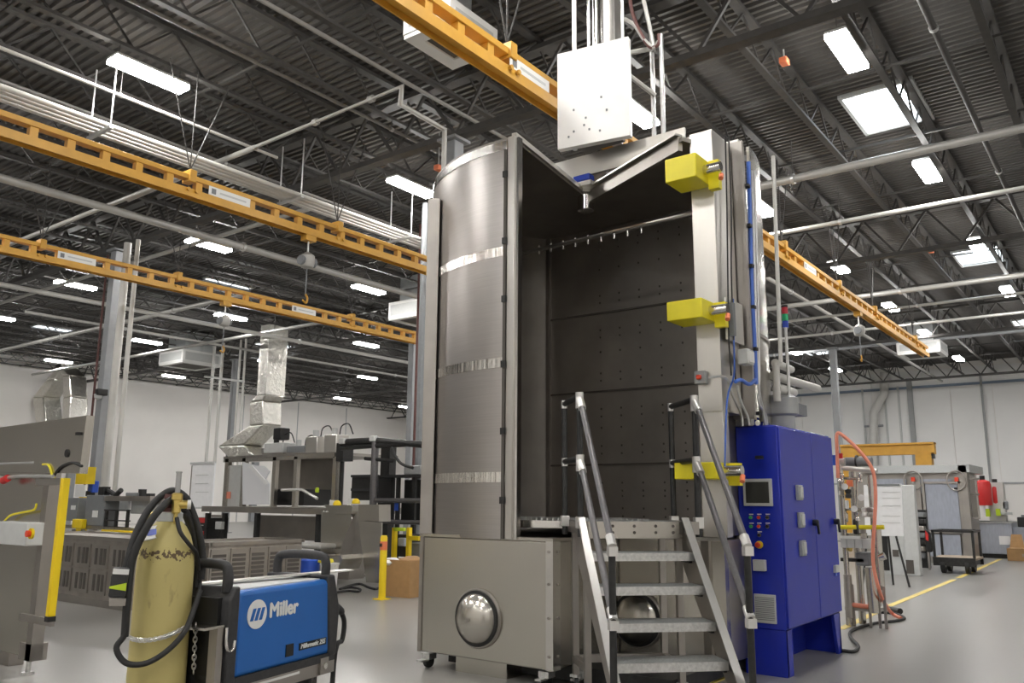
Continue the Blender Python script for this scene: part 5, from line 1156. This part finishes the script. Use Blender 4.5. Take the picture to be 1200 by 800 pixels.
bottle('red container with black cap above the tank, left one', 1154, 'red', 562, 592, TY+.6); bottle('red container with black cap above the tank, right one', 1168, 'red', 566, 590, TY+.9)
t = fth('filter_tower', 'pale filter tower with lime sleeves standing on the tank', 'filter', 1163, TY+.7); z0 = z1; t.location.z = z0; ORG[t.name] = Vector(t.location)
a = ony(1160, 565, TY+.7); MB().bx(a.x-.1, a.x+.32, TY+.7, TY+1.1, z0, a.z).build('tower', 'pipe_white', t); fbox(t, 'sleeve', 'lime', 1155, 596, 1160, 605, TY+.5, .1); fbox(t, 'sleeve', 'lime', 1167, 596, 1172, 604, TY+.5, .1)
fbox(t, 'bracket_pipe', 'white', 1152, 582, 1154.5, 604, TY+.5, .05); fbox(t, 'motor', 'mid_grey', 1174, 587, 1181, 597, TY+.7, .2, .03); fbox(t, 'outlet', 'light_grey', 1172, 600, 1186, 603, TY+.6, .1)
t = fth('black_case', 'small black case on the tank at the right edge', 'case', 1196, TY+.5); t.location.z = z2; ORG[t.name] = Vector(t.location); a, b = ony(1191, 601, TY+.5), ony(1206, 601, TY+.5); MB().bx(a.x, b.x, TY+.5, TY+.9, z2, z2+.28).build('body', 'black', t, bevel=.02); MB().bx(a.x+.1, b.x-.1, TY+.6, TY+.8, z2+.28, z2+.34).build('handle', 'mid_grey', t)
# cardboard box at the right edge
p = onz(1180, 656, 0); t = thing('open_carton', 'open brown cardboard carton on the floor at the right edge', 'box', (p.x+.5, p.y+.3, 0)); zc = ony(1190, 642, p.y).z
xa = ony(1182, 650, p.y).x; xb = xa+1.0
MB().bx(xa, xb, p.y-.3, p.y+.4, 0, zc).build('body', 'cardboard', t, bevel=.01)
MB().prism([(xa, p.y+.38, zc), (xa+.35, p.y+.38, zc), (xa+.3, p.y+.5, zc+.35), (xa+.05, p.y+.5, zc+.35)], (0, .02, 0)).build('flap', 'cardboard', t); MB().bx(xa+.3, xb, p.y-.32, p.y-.30, zc-.05, zc+.0).build('flap', 'cardboard', t)
MB().bx(xa+.35, xa+.75, p.y-.31, p.y-.30, zc*.35, zc*.6).build('print_patch', 'wood', t)
# yellow gantry
GYY = 30.0
t = fth('gantry_beam', 'yellow gantry crane beam in front of the far right wall', 'gantry', 1050, GYY)
a, b = ony(985, 525, GYY), ony(1094, 517, GYY); zl = ony(1040, 533, GYY).z; zt = b.z-.02
MB().bx(a.x, b.x, GYY, GYY+.3, zl, zt).build('beam', 'crane_yellow', t); MB().bx(a.x, b.x, GYY-.08, GYY+.38, zt-.06, zt).build('flange', 'crane_yellow', t)
c, dd = ony(1073, 540, GYY), ony(1092, 540, GYY); MB().bx(c.x, dd.x, GYY-.02, GYY+.32, 0, zl).build('leg', 'crane_yellow', t); MB().bx(a.x, a.x+.5, GYY-.02, GYY+.32, 0, zl).build('leg', 'crane_yellow', t)
MB().bx(dd.x, dd.x+.08, GYY, GYY+.2, ony(1092, 537, GYY).z, ony(1092, 530, GYY).z).build('end_stop', 'black_steel', t)
# pvc downpipe on the far wall
t = fth('wall_downpipe', 'thick pale downpipe with a bend on the far right wall', 'pipe', 1030, YB-.4)
MB().tube([ony(x, y, YB-.5) for x, y in ((1036.5, 436), (1036, 462), (1024, 483), (1024, 530), (1024, 600))], .24, 12).build('pipe', 'pipe_white', t); p = ony(1024, 499, YB-.5); MB().cyl(p-Vector((.5, 0, 0)), p+Vector((.5, 0, 0)), .06, 8).build('bracket', 'mid_grey', t)
# sprinkler heads: orange caps on roof pipes
for i, (px, py, z, lab) in enumerate(((919, 72, 8.1, 'orange marker on the joist near the top right'), (1091, 294, 8.2, 'orange marker on the joist above the right lights'), (514, 197, 7.6, 'orange marker beside the washer column'))):
    p = onz(px, py, z); t = thing('orange_marker', lab, 'marker', p); MB().box(p, (.12, .16, .10)).build('tag_plate', 'orange', t, bevel=.015); MB().cyl(p, (p.x, p.y, 8.3), .012, 6).build('clip', 'conduit', t)
